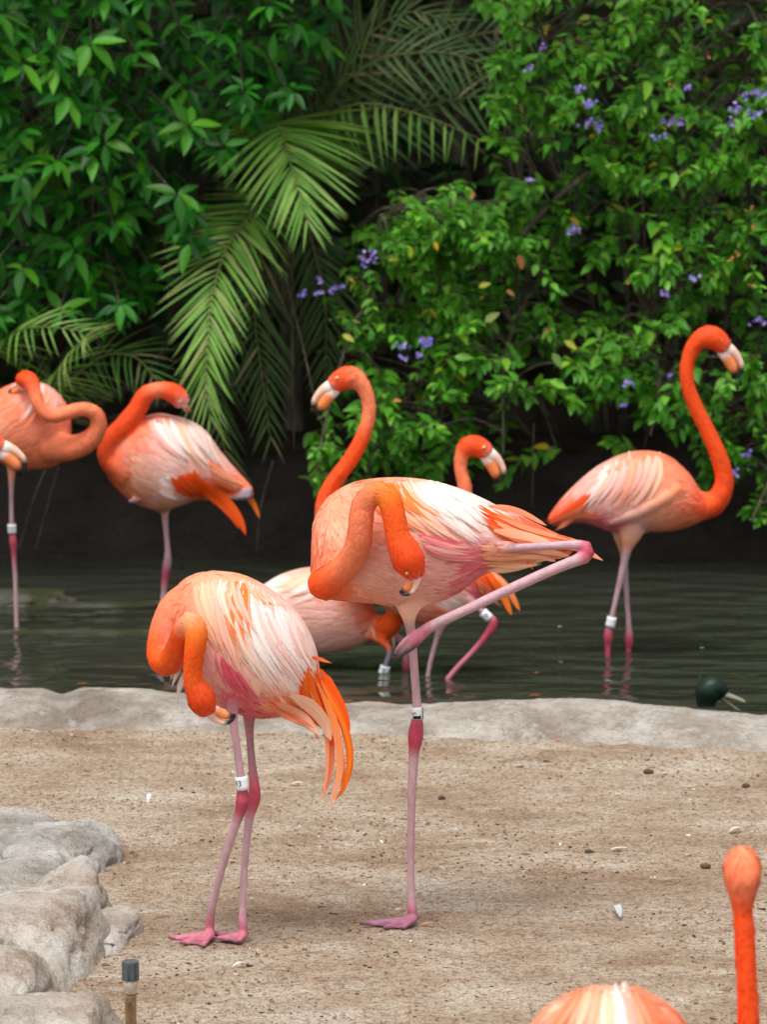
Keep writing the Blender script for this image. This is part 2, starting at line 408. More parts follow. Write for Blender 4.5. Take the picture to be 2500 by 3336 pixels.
# boulders
def boulder(name, px, py, rx, h, ry, seed, m, label, rot=0.0, tilt=0.0, strata=1.0, sub=5, z0=0.0, power=2.6):
    """px,py: where its middle meets the ground; rx,h in photograph pixels, ry in metres"""
    c = grd(px, py, z0); k = mpp(c[1])
    bm = bmesh.new(); bmesh.ops.create_icosphere(bm, subdivisions=sub, radius=1)
    v = np.array([q.co[:] for q in bm.verts]); f = [tuple(w.index for w in p.verts) for p in bm.faces]; bm.free()
    rq = np.random.default_rng(seed)
    rad_ = np.full(len(v), 1.25)                            # a block cut by planes, edges kept a little round
    cuts = [((.22, -.3, 1), .62), ((-.1, .2, 1), .66), ((1, -.35, .45), .80), ((.25, -1, .5), .74), ((.7, -.7, .8), .80), ((-.8, -.5, .5), .85)]
    cuts = [(np.array(c_[0]) + rq.normal(0, .16, 3), c_[1] * rq.uniform(.93, 1.05)) for c_ in cuts] + [(rq.normal(size=3) + [0, 0, .2], rq.uniform(.78, .95)) for _ in range(5)]
    for nq, dq in cuts:
        cosv = np.clip(v @ nrm(nq), .05, 1); lim = np.clip(dq / cosv, 0, 3)
        rad_ = -np.log(np.exp(-20 * rad_) + np.exp(-20 * lim)) / 20
    P_ = v * rad_[:, None]
    d = rad_ * (1 + .09 * fbm(P_ * 1.6 + seed, 3, seed) + .075 * fbm(P_ * [3.5, 3.5, 5] + seed, 5, seed + 5, .6) - .09 * np.exp(-(fbm(P_ * 1.7 + 3 * seed, 3, seed + 9) / .045) ** 2) - .03 * strata * np.exp(-(fbm(P_ * [2, 2, 5] + 7 * seed, 3, seed + 2) / .05) ** 2) + .012 * fbm(P_ * 24 + seed, 3, seed + 6))
    v = v * d[:, None] * [rx * k, ry, h * k]
    cr, sr = math.cos(tilt), math.sin(tilt)
    v = np.column_stack([v[:, 0] * cr - v[:, 2] * sr, v[:, 1], v[:, 0] * sr + v[:, 2] * cr])
    cr, sr = math.cos(rot), math.sin(rot)
    v = np.column_stack([v[:, 0] * cr - v[:, 1] * sr, v[:, 0] * sr + v[:, 1] * cr, v[:, 2]])
    o = obj(name, new_mesh(name, v, f), m); o.location = tuple(c)
    tag(o, label, 'boulder', None); return o
boulder('boulder', -90, 2795, 290, 205, .26, 11, M['rock'], 'grey slab of rock farthest up the rocky edge, beside the open sand')
boulder('boulder', 150, 2838, 215, 205, .20, 24, M['rock'], 'smooth grey rock with a broad sloping shoulder, second up the rocky edge')
boulder('boulder', -10, 2975, 260, 225, .24, 33, M['rock'], 'dark streaked grey rock sunk between two paler ones')
boulder('boulder', 190, 3010, 180, 215, .20, 47, M['rock_tan'], 'peaked tan grey rock above the large folded rock')
boulder('boulder', 330, 3062, 120, 95, .14, 87, M['rock_tan'], 'low pale tongue of rock reaching toward the webbed feet')
boulder('boulder', 60, 3150, 270, 330, .28, 45, M['rock_tan'], 'large folded tan grey rock with brown stains and white droppings')
boulder('boulder', 165, 3440, 250, 305, .22, 56, M['rock_tan'], 'blunt grey tan rock beside the pipe stub')
boulder('boulder', -60, 3300, 280, 350, .24, 64, M['rock_tan'], 'low tan rock lying between the large folded rock and the blunt one')
# rocks lying just at the water's surface
def low_rock(px, py, rx, h, ry, seed, label):
    boulder('pond_rock', px, py, rx, h, ry, seed, M['wet_rock'], label, sub=5, z0=WATER - .015, strata=.4)
low_rock(60, 1975, 200, 85, .16, 71, 'wet grey green rock breaking the pond surface behind the banded wading leg')
low_rock(330, 1985, 330, 40, .10, 73, 'flat algae covered rock barely above the pond surface')
low_rock(330, 2075, 440, 36, .05, 75, 'long thin rock ledge awash in the pond near the rim')

# litter on the sand
mb = MB(); rs = np.random.default_rng(3)
lit_cols = [lin(c) for c in ('5a4230', '6d523c', '49382b', '7d5f46', '8b7058', '3b312a', '6a5c4e', '9a7a5c')]
pale = [lin(c) for c in ('d9d2c6', 'c9c0b2', 'e4e0da')]
def flake(p, L, W, ang, c, h):
    n = 6; a = np.arange(n) * 2 * math.pi / n + rs.uniform(0, 1)
    rr = rs.uniform(.6, 1.1, n)
    u = np.cos(a) * rr * L / 2; v = np.sin(a) * rr * W / 2
    ca, sa = math.cos(ang), math.sin(ang)
    x = u * ca - v * sa; y = u * sa + v * ca
    tz = rs.normal(0, .22) * u + rs.normal(0, .22) * v
    top = np.column_stack([x, y, tz + h]) + p; bot = np.column_stack([x, y, tz * .3 - .002]) + p
    mb.add(np.vstack([top, bot]), [tuple(range(n))] + [(k, n + k, n + (k + 1) % n, (k + 1) % n) for k in range(n)], c)
xx = rs.uniform(-1.2, 1.2, 30000); yy = rs.uniform(6.0, 8.98, 30000)
ok = (yy < rim_base(xx) - .01) & (rs.random(30000) < .3 + .7 * (fbm(np.column_stack([xx * 3, yy * 5, xx * 0]), 3, 77) > .0))
xx, yy = xx[ok][:7000], yy[ok][:7000]; zzv = ground_z(xx, yy)
for x, y, z in zip(xx, yy, zzv):
    L = float(np.clip(rs.lognormal(math.log(.0036), .62), .0013, .022)); W = L * rs.uniform(.25, .7)
    c = lit_cols[rs.integers(8)] if rs.random() < .94 else pale[rs.integers(3)] * .8
    flake(np.array([x, y, z]), L, W, rs.uniform(-.6, .6) if rs.random() < .7 else rs.uniform(0, 6.28), c * rs.uniform(.9, 1.5), rs.uniform(.0006, .0025))
m, nt, b = mat('litter'); nt.links.new(attr(nt), b.inputs['Base Color']); b.inputs['Roughness'].default_value = .9; M['litter'] = m
tag(obj('ground_litter', mb.mesh('ground_litter', smooth=False), M['litter']), kind='stuff', label='dark bark chips and crumbs scattered over the sand', cat='litter')

# pebbles one can pick out
def pebble(px, py, r, hexc, label):
    p = grd(px, py); bm = bmesh.new(); bmesh.ops.create_icosphere(bm, subdivisions=3, radius=1)
    v = np.array([q.co[:] for q in bm.verts]); f = [tuple(w.index for w in q.verts) for q in bm.faces]; bm.free()
    sd = int(px); v = v * (1 + .25 * fbm(v * 1.5 + sd, 3, sd)[:, None]) * [r * 1.3, r, r * .75]
    o = obj('pebble', new_mesh('pebble', v, f, np.repeat(lin(hexc)[None], len(v), 0)), M['litter'])
    o.location = (p[0], p[1], float(ground_z(p[0], p[1])) + r * .45)
    tag(o, label, 'pebble')
pebble(2115, 2518, .0085, '4f3a2a', 'dark brown lump standing on the sand near the pond rim, right of the banded leg')
pebble(2432, 2560, .007, '4a3b2f', 'small dark clod on the sand below the duck')
pebble(2300, 2825, .008, '5b4a30', 'olive brown clod on the sand behind the orange head')
pebble(1440, 2597, .006, '3f3129', 'small dark clod just right of the standing leg of the one-legged flamingo')
pebble(1920, 2775, .006, '453a30', 'dark grey clod between the upright leg and the orange head')

# small shed feathers on the sand
def curl_feather(px, py, L, W, hexc, ang, lift, label, z=None, name='shed_feather'):
    p = grd(px, py, 0 if z is None else z); mbf = MB(); n = 9
    t = np.linspace(0, 1, n); wd = W * np.sin(np.clip(t * 1.05, 0, 1) * math.pi) ** .6 * (1 - .3 * t)
    cx = (t - .5) * L; cz = lift * (1 - (2 * t - 1) ** 2) + .003 + lift * t
    ca, sa = math.cos(ang), math.sin(ang); rows = []
    for i in range(n):
        for s, dz in ((-1, .3), (0, 0), (1, .3)):
            u, v = cx[i], s * wd[i] / 2
            rows.append((u * ca - v * sa, u * sa + v * ca, cz[i] + dz * wd[i] * .5))
    f = [(i * 3 + k, i * 3 + k + 1, i * 3 + k + 4, i * 3 + k + 3) for i in range(n - 1) for k in (0, 1)]
    mbf.add(rows, f, lin(hexc))
    o = obj(name, mbf.mesh(name), M['feather'])
    z0 = float(ground_z(p[0], p[1])) if z is None else z
    o.location = (p[0], p[1], z0); tag(o, label, 'feather'); return o
curl_feather(488, 2620, .026, .012, 'd4d3d5', 1.2, .010, 'white down feather upright on the sand between the grey boulders and the pond rim')
curl_feather(2012, 2987, .030, .016, 'c4c7d0', 1.9, .012, 'white down feather on the sand between the upright foot and the orange head')
curl_feather(1395, 3008, .035, .008, 'e0a680', .2, .002, 'small peach feather lying behind the heel of the one-legged flamingo')
curl_feather(1822, 2422, .018, .008, 'e2703a', .1, .002, 'orange feather scrap at the foot of the pond rim')
curl_feather(970, 2558, .030, .014, 'd9d4ce', .1, .003, 'pale feather lying near the drooping tail plumes')
curl_feather(2400, 2712, .030, .014, 'd8d4d0', .2, .005, 'pale feather lying on the sand just above the orange head')
curl_feather(2020, 2770, .040, .012, 'dcd6cc', .0, .003, 'flat whitish feather lying on the sand in the open')
curl_feather(780, 3145, .028, .012, 'd9d2c8', .3, .004, 'pale feather on the sand in front of the two webbed feet')
for px, py, hx, lab in ((1135, 2290, 'd0702c', 'orange feather floating close behind the pond rim, left of the upright leg'),
                        (1745, 2270, 'd8602c', 'small orange feather floating close behind the rim near the crossing reflection'),
                        (1750, 2197, 'b8643a', 'dull orange feather floating in mid pond, in front of the raised ankle'),
                        (700, 2202, 'cf6a34', 'orange feather floating behind the rim beside the preening orange neck'),
                        (270, 2232, 'c8663a', 'long orange feather floating close behind the left end of the rim'),
                        (398, 1965, 'e8e8e6', 'white bit of down floating on the dark water'),
                        (2290, 2116, 'e4e4e2', 'white speck of down floating beyond the duck'),
                        (1826, 2047, 'dcdcda', 'white speck of down floating behind the bent leg')):
    curl_feather(px, py, .034 if hx[0] in 'cd' and hx[1] != 'c' else .014, .009, hx, .05, .001, lab, z=WATER + .001, name='floating_feather')

# irrigation riser
def lathe(prof, seg=28):
    V = []; F = []
    for z, r in prof:
        a = np.arange(seg) * 2 * math.pi / seg; V.append(np.column_stack([np.cos(a) * r, np.sin(a) * r, np.full(seg, z)]))
    for i in range(len(prof) - 1):
        for k in range(seg): F.append((i * seg + k, i * seg + (k + 1) % seg, (i + 1) * seg + (k + 1) % seg, (i + 1) * seg + k))
    F.append(tuple(range(seg))[::-1]); F.append(tuple((len(prof) - 1) * seg + k for k in range(seg)))
    return np.concatenate(V), F
YP = 6.0; top = at(424, 3127, YP); kp = mpp(YP)
r0 = empty('pipe_stub', (top[0], YP, 0)); tag(r0, 'grey capped irrigation pipe stub with rusty shaft beside the blunt boulder', 'pipe')
zt = top[2]
def lpart(name, prof, c, m):
    v, f = lathe(prof); return obj(name, new_mesh(name, v, f, np.repeat(lin(c)[None], len(v), 0)), m, r0)
m, nt, b = mat('weathered_plastic'); c0 = attr(nt)
c1 = mixc(nt, ramp(nt, noise_node(nt, 60, 5, .7), [(.5, (0, 0, 0)), (.75, (.6, .6, .6))]), c0, lin('8d8378'))
nt.links.new(c1, b.inputs['Base Color']); b.inputs['Roughness'].default_value = .7; bump(nt, b, noise_node(nt, 200, 4), .5, .002); M['wplast'] = m
m, nt, b = mat('rusty_pipe')
nt.links.new(ramp(nt, noise_node(nt, 45, 5, .65, mapscale=(1, 1, .35)), [(.3, lin('4d3a2c')), (.5, lin('93714a')), (.7, lin('b3a48e'))]), b.inputs['Base Color'])
b.inputs['Roughness'].default_value = .85; bump(nt, b, noise_node(nt, 120, 4), .6, .002); M['rust'] = m
def zz(py): return at(424, py, YP)[2]
cap = lpart('cap', [(zz(3190), .0115), (zz(3187), .0122), (zz(3150), .0124), (zz(3148), .0121), (zz(3146), .0128), (zz(3133), .0126), (zz(3130), .0118)], '474b52', M['wplast'])
for k in range(8):
    a = k * 2 * math.pi / 8 + .3; bmr = MB()
    ca, sa = math.cos(a), math.sin(a); q = []
    for zq in (zz(3192), zz(3132)):
        for rr, dw in ((.0116, .0032), (.0131, .0029), (.0131, -.0029), (.0116, -.0032)): q.append((rr * ca - dw * sa, rr * sa + dw * ca, zq))
    bmr.add(q, [(0, 1, 5, 4), (1, 2, 6, 5), (2, 3, 7, 6), (4, 5, 6, 7), (3, 2, 1, 0)], lin('50545b'))
    obj('grip_rib', bmr.mesh('grip_rib', smooth=False), M['wplast'], cap)
lpart('collar', [(zz(3237), .0085), (zz(3232), .0098), (zz(3215), .0105), (zz(3212), .0112), (zz(3196), .0112), (zz(3194), .0105)], 'c3b5a4', M['wplast'])
lpart('shaft', [(-.05, .0088), (zz(3300), .0088), (zz(3245), .0092), (zz(3240), .0086)], 'a3743f', M['rust'])
# ------------------------------------------------------------------ flamingos
PC = {'O': 'fb6012', 'R': 'f8531a', 'S': 'fb8a5f', 'P': 'fcc1b3', 'W': 'fdeee8', 'C': 'fdcba8', 'K': 'e76478', 'T': 'fb8322', 'M': 'fdaa83',
      'leg': 'bf98a0', 'legd': 'a5747e', 'joint': 'b34258', 'foot': 'bd6b7d', 'dark': '3c2b33', 'purple': 'a0637a', 'grey': '8f8290', 'wb': 'f1e6e0', 'blk': '15110f', 'bor': 'f08a4e', 'bpk': 'f3c3ae'}
PC = {k: lin(v) for k, v in PC.items()}
def proj(P):
    d = P - np.array([0, 0, CAM_H]); dep = d[:, 1] * CP - d[:, 2] * SP; v = d[:, 1] * SP + d[:, 2] * CP
    return np.column_stack([1250 + FPX * d[:, 0] / dep, 1668 - FPX * v / dep])
def idw(pts, vals, q, p=2.6):
    d = np.linalg.norm(q[:, None, :] - pts[None], axis=2) + 4.0
    wt = 1 / d ** p; wt /= wt.sum(1)[:, None]
    return wt @ vals
WPROF = lambda t: np.minimum(1, (t / .3 + .12) ** .7) * np.sqrt(np.clip(1 - t ** 3.2, .004, 1))

def strip(mb, C, Nn, W, c0, c1, ridge=.14, fid=0.0):
    n = len(C); T = np.gradient(C, axis=0); t = np.linspace(0, 1, n); wd = W * WPROF(t); rows = []; cols = []; ux = []
    for i in range(n):
        s = nrm(np.cross(T[i], Nn[i])); nn = nrm(np.cross(s, T[i]))
        cc = c0 * (1 - t[i]) + c1 * t[i]
        for k, h in ((-1, 0), (0, ridge), (1, 0)):
            rows.append(C[i] + s * k * wd[i] * .5 + nn * h * wd[i]); cols.append(cc * (1.0 if k else 1.03)); ux.append((k, t[i], fid))
    f = [(i * 3 + k, i * 3 + k + 1, i * 3 + k + 4, i * 3 + k + 3) for i in range(n - 1) for k in (0, 1)]
    mb.add(rows, f, np.array(cols)); mb.x.append(np.array(ux))

def foot(h, toes, hind=None, col='foot', tipc='dark'):
    """ground footprint in photograph pixels: heel and three toe tips"""
    return dict(h=h, toes=toes, hind=hind, col=col, tipc=tipc)

BILL_U = [(-.12, .02, .25, 'wb'), (.12, 0, .24, 'wb'), (.35, -.02, .17, 'bpk'), (.62, .05, .115, 'bpk'), (.80, .16, .10, 'bpk'), (.90, .32, .085, 'blk'), (.93, .52, .065, 'blk'), (.90, .70, .03, 'blk')]
BILL_L = [(-.1, .16, .20, 'wb'), (.15, .22, .22, 'wb'), (.36, .30, .21, 'bor'), (.58, .40, .19, 'bor'), (.72, .52, .14, 'bor'), (.80, .64, .09, 'blk'), (.84, .74, .035, 'blk')]

def band_text(txt, R0, H, par, ang0, size, rot=0, col=(.02, .02, .025), start=None):
    cu = bpy.data.curves.new('number', 'FONT'); cu.body = txt; cu.size = size; cu.align_x = 'CENTER'; cu.align_y = 'CENTER'; cu.resolution_u = 4
    to = bpy.data.objects.new('tmp_text', cu); COL.objects.link(to); bpy.context.view_layer.update()
    me = bpy.data.meshes.new_from_object(to.evaluated_get(bpy.context.evaluated_depsgraph_get()))
    bpy.data.objects.remove(to); bpy.data.curves.remove(cu)
    bm = bmesh.new(); bm.from_mesh(me); bmesh.ops.triangulate(bm, faces=bm.faces)
    bmesh.ops.subdivide_edges(bm, edges=[e for e in bm.edges if e.calc_length() > R0 * .3], cuts=2)
    cr, sr = math.cos(rot), math.sin(rot)
    for v in bm.verts:
        x, y = v.co.x * cr - v.co.y * sr, v.co.x * sr + v.co.y * cr
        a = ang0 + x / R0; v.co = (math.sin(a) * (R0 + .0004), -math.cos(a) * (R0 + .0004), y)
    bm.to_mesh(me); bm.free()
    a = me.color_attributes.new('Col', 'FLOAT_COLOR', 'POINT'); a.data.foreach_set('color', np.tile([*col, 1], (len(me.vertices), 1)).astype(np.float32).ravel())
    me.materials.clear(); return obj('number', me, M['plastic'], par)

def leg_band(par, root, c, axis, R0, H, txt=None, ang0=0, size=.01, rot=0, black=False):
    prof = [(-H / 2, R0 - .0016), (-H / 2, R0), (-H / 4, R0), (0, R0), (H / 4, R0), (H / 2, R0), (H / 2, R0 - .0016), (0, R0 - .0016), (-H / 2, R0 - .0016)]
    seg = 36; V = []; Cc = []
    for z, r in prof:
        a = np.arange(seg) * 2 * math.pi / seg; V.append(np.column_stack([np.cos(a) * r, np.sin(a) * r, np.full(seg, z)]))
    F = [(i * seg + k, i * seg + (k + 1) % seg, (i + 1) * seg + (k + 1) % seg, (i + 1) * seg + k) for i in range(len(prof) - 1) for k in range(seg)]
    V = np.concatenate(V)
    o = obj('leg_band', new_mesh('leg_band', V, F, np.repeat(lin('e9ebee')[None], len(V), 0), smooth=True), M['plastic'], par)
    ax = Vector(axis).normalized(); q = Vector((0, 0, 1)).rotation_difference(ax)
    o.location = tuple(np.asarray(c) - root); o.rotation_mode = 'QUATERNION'; o.rotation_quaternion = q
    if black:
        mbk = MB()
        for a0, a1, z0, z1 in ((-.75, .62, -H * .46, -H * .18), (.95, 1.25, -H * .5, H * .45), (.5, .62, -H * .2, -H * .08)):
            n = 12; aa = np.linspace(a0, a1, n); rr = R0 + .0004; q2 = []
            for zq in (z0, z1): q2 += [(math.sin(a) * rr, -math.cos(a) * rr, zq) for a in aa]
            mbk.add(q2, [(k, k + 1, n + k + 1, n + k) for k in range(n - 1)], lin('17181c'))
        obj('black_mark', mbk.mesh('black_mark'), M['plastic'], o)
    if txt: band_text(txt, R0, H, o, ang0, size, rot)
    return o

def flamingo(label, Y, root, pairs, tubes, paint, flow, voxel=.005, feet=(), bills=(), bands=(), eyes=(), fans=(), plumes=(), nf=1500, fsize=1.0, smooth_it=5, group=None, seed=1, trunk=None):
    rs = np.random.default_rng(seed); k0 = mpp(Y)
    root = np.asarray(root, float)
    rt = empty('flamingo', root); tag(rt, label, 'flamingo', group)
    V = []; F = []; nv = 0; samples = []; necktan = []
    def addm(v, f):
        nonlocal nv
        V.append(v); F.extend([tuple(i + nv for i in q) for q in f]); nv += len(v)
    # trunk: cross-sections between back line and belly line
    st = []
    for tx, ty, bx, by, hd in pairs:
        a = at(tx, ty, Y); c = at(bx, by, Y); m_ = (a + c) / 2; st.append(np.concatenate([m_, (a - c) / 2, [0, hd * k0, 0]]))
    for cx, cy, yo, rz, rx in (trunk or ()):                # a trunk seen end-on
        st.append(np.concatenate([at(cx, cy, Y + yo), [0, 0, rz * k0], [rx * k0, 0, 0]]))
    st = np.array(st); n = 44
    rsd = catmull(np.column_stack([st[:, :3], st[:, 3:]]), n)
    # catmull() clips only extra columns to their range, which is what the half-vectors need
    seg = 28; ang = np.arange(seg) * 2 * math.pi / seg; bv = []
    for r in rsd:
        sx = np.cos(ang); sy = np.sin(ang); ex = np.sign(sy) * np.abs(sy) ** .9
        bv.append(r[:3] + np.outer(sx, r[3:6]) + np.outer(ex, r[6:9]))
    bf = [(i * seg + q, i * seg + (q + 1) % seg, (i + 1) * seg + (q + 1) % seg, (i + 1) * seg + q) for i in range(n - 1) for q in range(seg)]
    bf += [tuple(range(seg))[::-1], tuple((n - 1) * seg + q for q in range(seg))]
    addm(np.concatenate(bv), bf)
    # neck, head, legs
    def pos(s):
        if s[2] == 'g': return grd(s[0], s[1]) + [0, 0, s[3] * k0 * .9]
        return at(s[0], s[1], Y + s[2])
    for tb in tubes:
        A = np.array([np.concatenate([pos(s), [s[3] * k0], PC[s[4]]]) for s in tb])
        L = np.linalg.norm(np.diff(A[:, :3], axis=0), axis=1).sum(); nn = max(10, int(L / .012))
        A = catmull(A, nn); v, f = tube(A[:, :3], A[:, 3], 16); addm(v, f); samples.append(A)
        if len(necktan) == 0: necktan.append(len(A))
    for ft in feet:
        h = grd(*ft['h']); kk = mpp(h[1]); col = PC[ft['col']]; tc = PC[ft['tipc']]; hz = h + [0, 0, 13 * kk]
        tips = []
        for tx, ty in ft['toes']:
            t = grd(tx, ty); tips.append(t)
            A = np.array([np.concatenate([hz, [15 * kk], col]), np.concatenate([h * .7 + t * .3 + [0, 0, 11 * kk], [11 * kk], col]),
                          np.concatenate([h * .3 + t * .7 + [0, 0, 7.5 * kk], [8.5 * kk], col]), np.concatenate([h * .1 + t * .9 + [0, 0, 6.5 * kk], [7.5 * kk], col * .8 + tc * .2]), np.concatenate([t + [0, 0, 5 * kk], [5.5 * kk], tc])])
            A = catmull(A, 24); v, f = tube(A[:, :3], A[:, 3], 12); addm(v, f); samples.append(A)
        for a, c in zip(tips[:-1], tips[1:]):
            pa = h * .1 + a * .9; pc = h * .1 + c * .9; mid = (pa + pc) / 2 * .82 + h * .18
            poly = [h, pa, mid, pc]; up = [p + [0, 0, 8 * kk] for p in poly[:1]] + [p + [0, 0, 5.5 * kk] for p in poly[1:]]; dn = [p + [0, 0, -4 * kk] for p in poly]
            addm(np.array(up + dn), [(0, 1, 2, 3), (7, 6, 5, 4), (0, 4, 5, 1), (1, 5, 6, 2), (2, 6, 7, 3), (3, 7, 4, 0)])
            m_ = (a + c + h) / 3; samples.append(np.array([np.concatenate([m_ + [0, 0, 5 * kk], [18 * kk], col * .6 + tc * .12])]))
        if ft['hind']:
            t = grd(*ft['hind']) + [0, 0, 14 * kk]
            A = catmull(np.array([np.concatenate([hz, [9 * kk], col]), np.concatenate([t * .6 + hz * .4, [7 * kk], col]), np.concatenate([t, [4 * kk], tc])]), 10)
            v, f = tube(A[:, :3], A[:, 3], 10); addm(v, f); samples.append(A)
    src = obj('tmp_body', new_mesh('tmp_body', np.concatenate(V), F))
    md = src.modifiers.new('r', 'REMESH'); md.mode = 'VOXEL'; md.voxel_size = voxel; md.adaptivity = 0
    dg = bpy.context.evaluated_depsgraph_get(); me = bpy.data.meshes.new_from_object(src.evaluated_get(dg))
    bpy.data.objects.remove(src)
    nvv = len(me.vertices); P = np.empty(nvv * 3, np.float32); me.vertices.foreach_get('co', P); P = P.reshape(-1, 3).astype(float)
    E = np.empty(len(me.edges) * 2, np.int32); me.edges.foreach_get('vertices', E); E = E.reshape(-1, 2)
    deg = np.bincount(E.ravel(), minlength=nvv).clip(1)[:, None]
    # which piece each point belongs to
    dj = np.full(nvv, 9.0)
    for r in rsd:
        u = r[3:6]; a = np.linalg.norm(u) + 1e-6; uh = u / a; q = P - r[:3]; b_ = np.linalg.norm(r[6:9]) + 1e-6; vh = r[6:9] / b_
        du = q @ uh; tt = np.cross(vh, uh); dt = q @ tt; dv = q @ vh
        dj = np.minimum(dj, np.sqrt((du / a) ** 2 + (dv / b_) ** 2 + (dt / (.6 * max(a, .02))) ** 2))
    dbody = dj
    allS = np.concatenate(samples) if samples else np.zeros((0, 7))
    dt_ = np.full(nvv, 9.0); ct = np.zeros((nvv, 3)); rad = np.full(nvv, .05); jn = np.zeros(nvv, int)
    for i0 in range(0, nvv, 4000):
        q = P[i0:i0 + 4000]; d = np.linalg.norm(q[:, None] - allS[None, :, :3], axis=2) / allS[None, :, 3]
        j = d.argmin(1); jn[i0:i0 + 4000] = j; dt_[i0:i0 + 4000] = d[np.arange(len(q)), j]
        wt = np.exp(-6 * (d - d.min(1)[:, None])); wt /= wt.sum(1)[:, None]
        ct[i0:i0 + 4000] = wt @ allS[:, 4:7]; rad[i0:i0 + 4000] = wt @ allS[:, 3]
    wb = 1 / (1 + np.exp(-14 * (dt_ - dbody)))           # 1 = trunk
    thin = (rad < .014) & (wb < .5)
    for it in range(smooth_it):
        acc = np.column_stack([np.bincount(E[:, 0], P[E[:, 1], a], nvv) + np.bincount(E[:, 1], P[E[:, 0], a], nvv) for a in range(3)]) / deg
        P = P + (acc - P) * np.where(thin, .12, .5)[:, None]
    pp = np.array([p[:2] for p in paint], float); pv = np.array([PC[p[2]] for p in paint])
    uv = proj(P); wob = np.column_stack([fbm(P * 14, 3, seed), fbm(P * 14 + 50, 3, seed)]) * 26
    cb = idw(pp, pv, uv + wob)
    colr = cb * wb[:, None] + ct * (1 - wb)[:, None]
    nzv = fbm(P * 30, 4, seed + 2); colr = colr * (1 + .08 * nzv)[:, None]
    colr = np.where(thin[:, None], colr * (1 + .22 * fbm(P * [150, 150, 45], 3, seed + 4))[:, None], colr)
    me.vertices.foreach_set('co', (P - root).astype(np.float32).ravel())
    a = me.color_attributes.new('Col', 'FLOAT_COLOR', 'POINT'); c4 = np.ones((nvv, 4), np.float32); c4[:, :3] = colr.clip(0, 1)
    a.data.foreach_set('color', c4.ravel()); me.polygons.foreach_set('use_smooth', [True] * len(me.polygons)); me.update()
    body = obj('body', me, M['plumage'], rt); me.materials.append(M['leg_skin'])
    legv = thin | ((wb < .4) & (jn >= necktan[0]) & (rad < .02)); pv0 = np.empty(len(me.polygons), np.int32); ls = np.empty(len(me.polygons), np.int32); me.polygons.foreach_get('loop_start', ls); lvx = np.empty(len(me.loops), np.int32); me.loops.foreach_get('vertex_index', lvx)
    me.polygons.foreach_set('material_index', legv[lvx[ls]].astype(np.int32))
    tri = [tuple(p.vertices) for p in me.polygons]; tri = [q for q in tri if wb[q[0]] > .45]
    bvh = BVHTree.FromPolygons([tuple(p) for p in P], tri)          # the trunk alone
    # small contour feathers over the trunk
    fl = np.array([f[:2] for f in flow], float); fv = np.array([f[2:] for f in flow], float)
    mb = MB(); cand = np.where(wb > .75)[0]; pick = rs.choice(cand, nf)
    q2 = uv[pick]; fd = idw(fl, fv, q2); pc = idw(pp, pv, q2 + rs.normal(0, 16, q2.shape))
    fdn = fd[:, :2] / np.linalg.norm(fd[:, :2], axis=1)[:, None] + rs.normal(0, .10, (nf, 2))
    D = np.column_stack([fdn[:, 0], rs.normal(0, .06, nf), -fdn[:, 1]]); L = fd[:, 2] * k0 * rs.uniform(.75, 1.25, nf) * fsize; W = fd[:, 3] * k0 * rs.uniform(.65, 1.05, nf) * fsize
    def near(Q): 
        h = [bvh.find_nearest(Vector(q)) for q in Q]
        return np.array([x[0][:] for x in h]), np.array([x[1][:] for x in h]), np.array([x[3] for x in h])
    p = P[pick].copy(); _, no, _ = near(p); lift = rs.uniform(.5, 1.4, nf); Cs = []; Ns = []
    for kq in range(5):
        Cs.append(p + no * (.0004 + kq / 4 * .0015 * lift)[:, None]); Ns.append(no)
        D = D - no * (D * no).sum(1)[:, None]; D /= np.linalg.norm(D, axis=1)[:, None] + 1e-9; p = p + D * (L / 4)[:, None]
        lp, n2, ds = near(p); p = np.where((ds < .012)[:, None], lp, p + (lp - p) * .3); no = .6 * n2 + .4 * no; no /= np.linalg.norm(no, axis=1)[:, None] + 1e-9
    Cs = np.stack(Cs, 1); Ns = np.stack(Ns, 1); T = np.gradient(Cs, axis=1); sd = np.cross(T, Ns); sd /= np.linalg.norm(sd, axis=2)[..., None] + 1e-9
    tt = np.linspace(0, 1, 5); wd = W[:, None] * WPROF(tt)[None]; c0 = pc * rs.uniform(.9, 1.06, nf)[:, None]; c1 = (c0 * rs.uniform(.95, 1.08, nf)[:, None] + .03).clip(0, 1)
    cc = c0[:, None] * (1 - tt)[None, :, None] + c1[:, None] * tt[None, :, None]
    VV = np.stack([Cs - sd * wd[..., None] * .5, Cs + Ns * wd[..., None] * .07, Cs + sd * wd[..., None] * .5], 2)     # nf,5,3,3
    CCc = np.repeat(cc[:, :, None], 3, 2)
    qd = np.array([(i * 3 + k, i * 3 + k + 1, i * 3 + k + 4, i * 3 + k + 3) for i in range(4) for k in (0, 1)])
    fcs = (qd[None] + (np.arange(nf) * 15)[:, None, None]).reshape(-1, 4)
    ux = np.zeros((nf, 5, 3, 3)); ux[..., 0] = np.array([-1, 0, 1]); ux[..., 1] = tt[None, :, None]; ux[..., 2] = rs.uniform(0, 50, nf)[:, None, None]; mb.x.append(ux.reshape(-1, 3))
    mb.v.append(VV.reshape(-1, 3)); mb.c.append(CCc.reshape(-1, 3)); mb.f = fcs.tolist(); mb.n = nf * 15
    # short down on neck and head
    ncand = np.where((wb < .6) & (jn < necktan[0] - 1))[0]
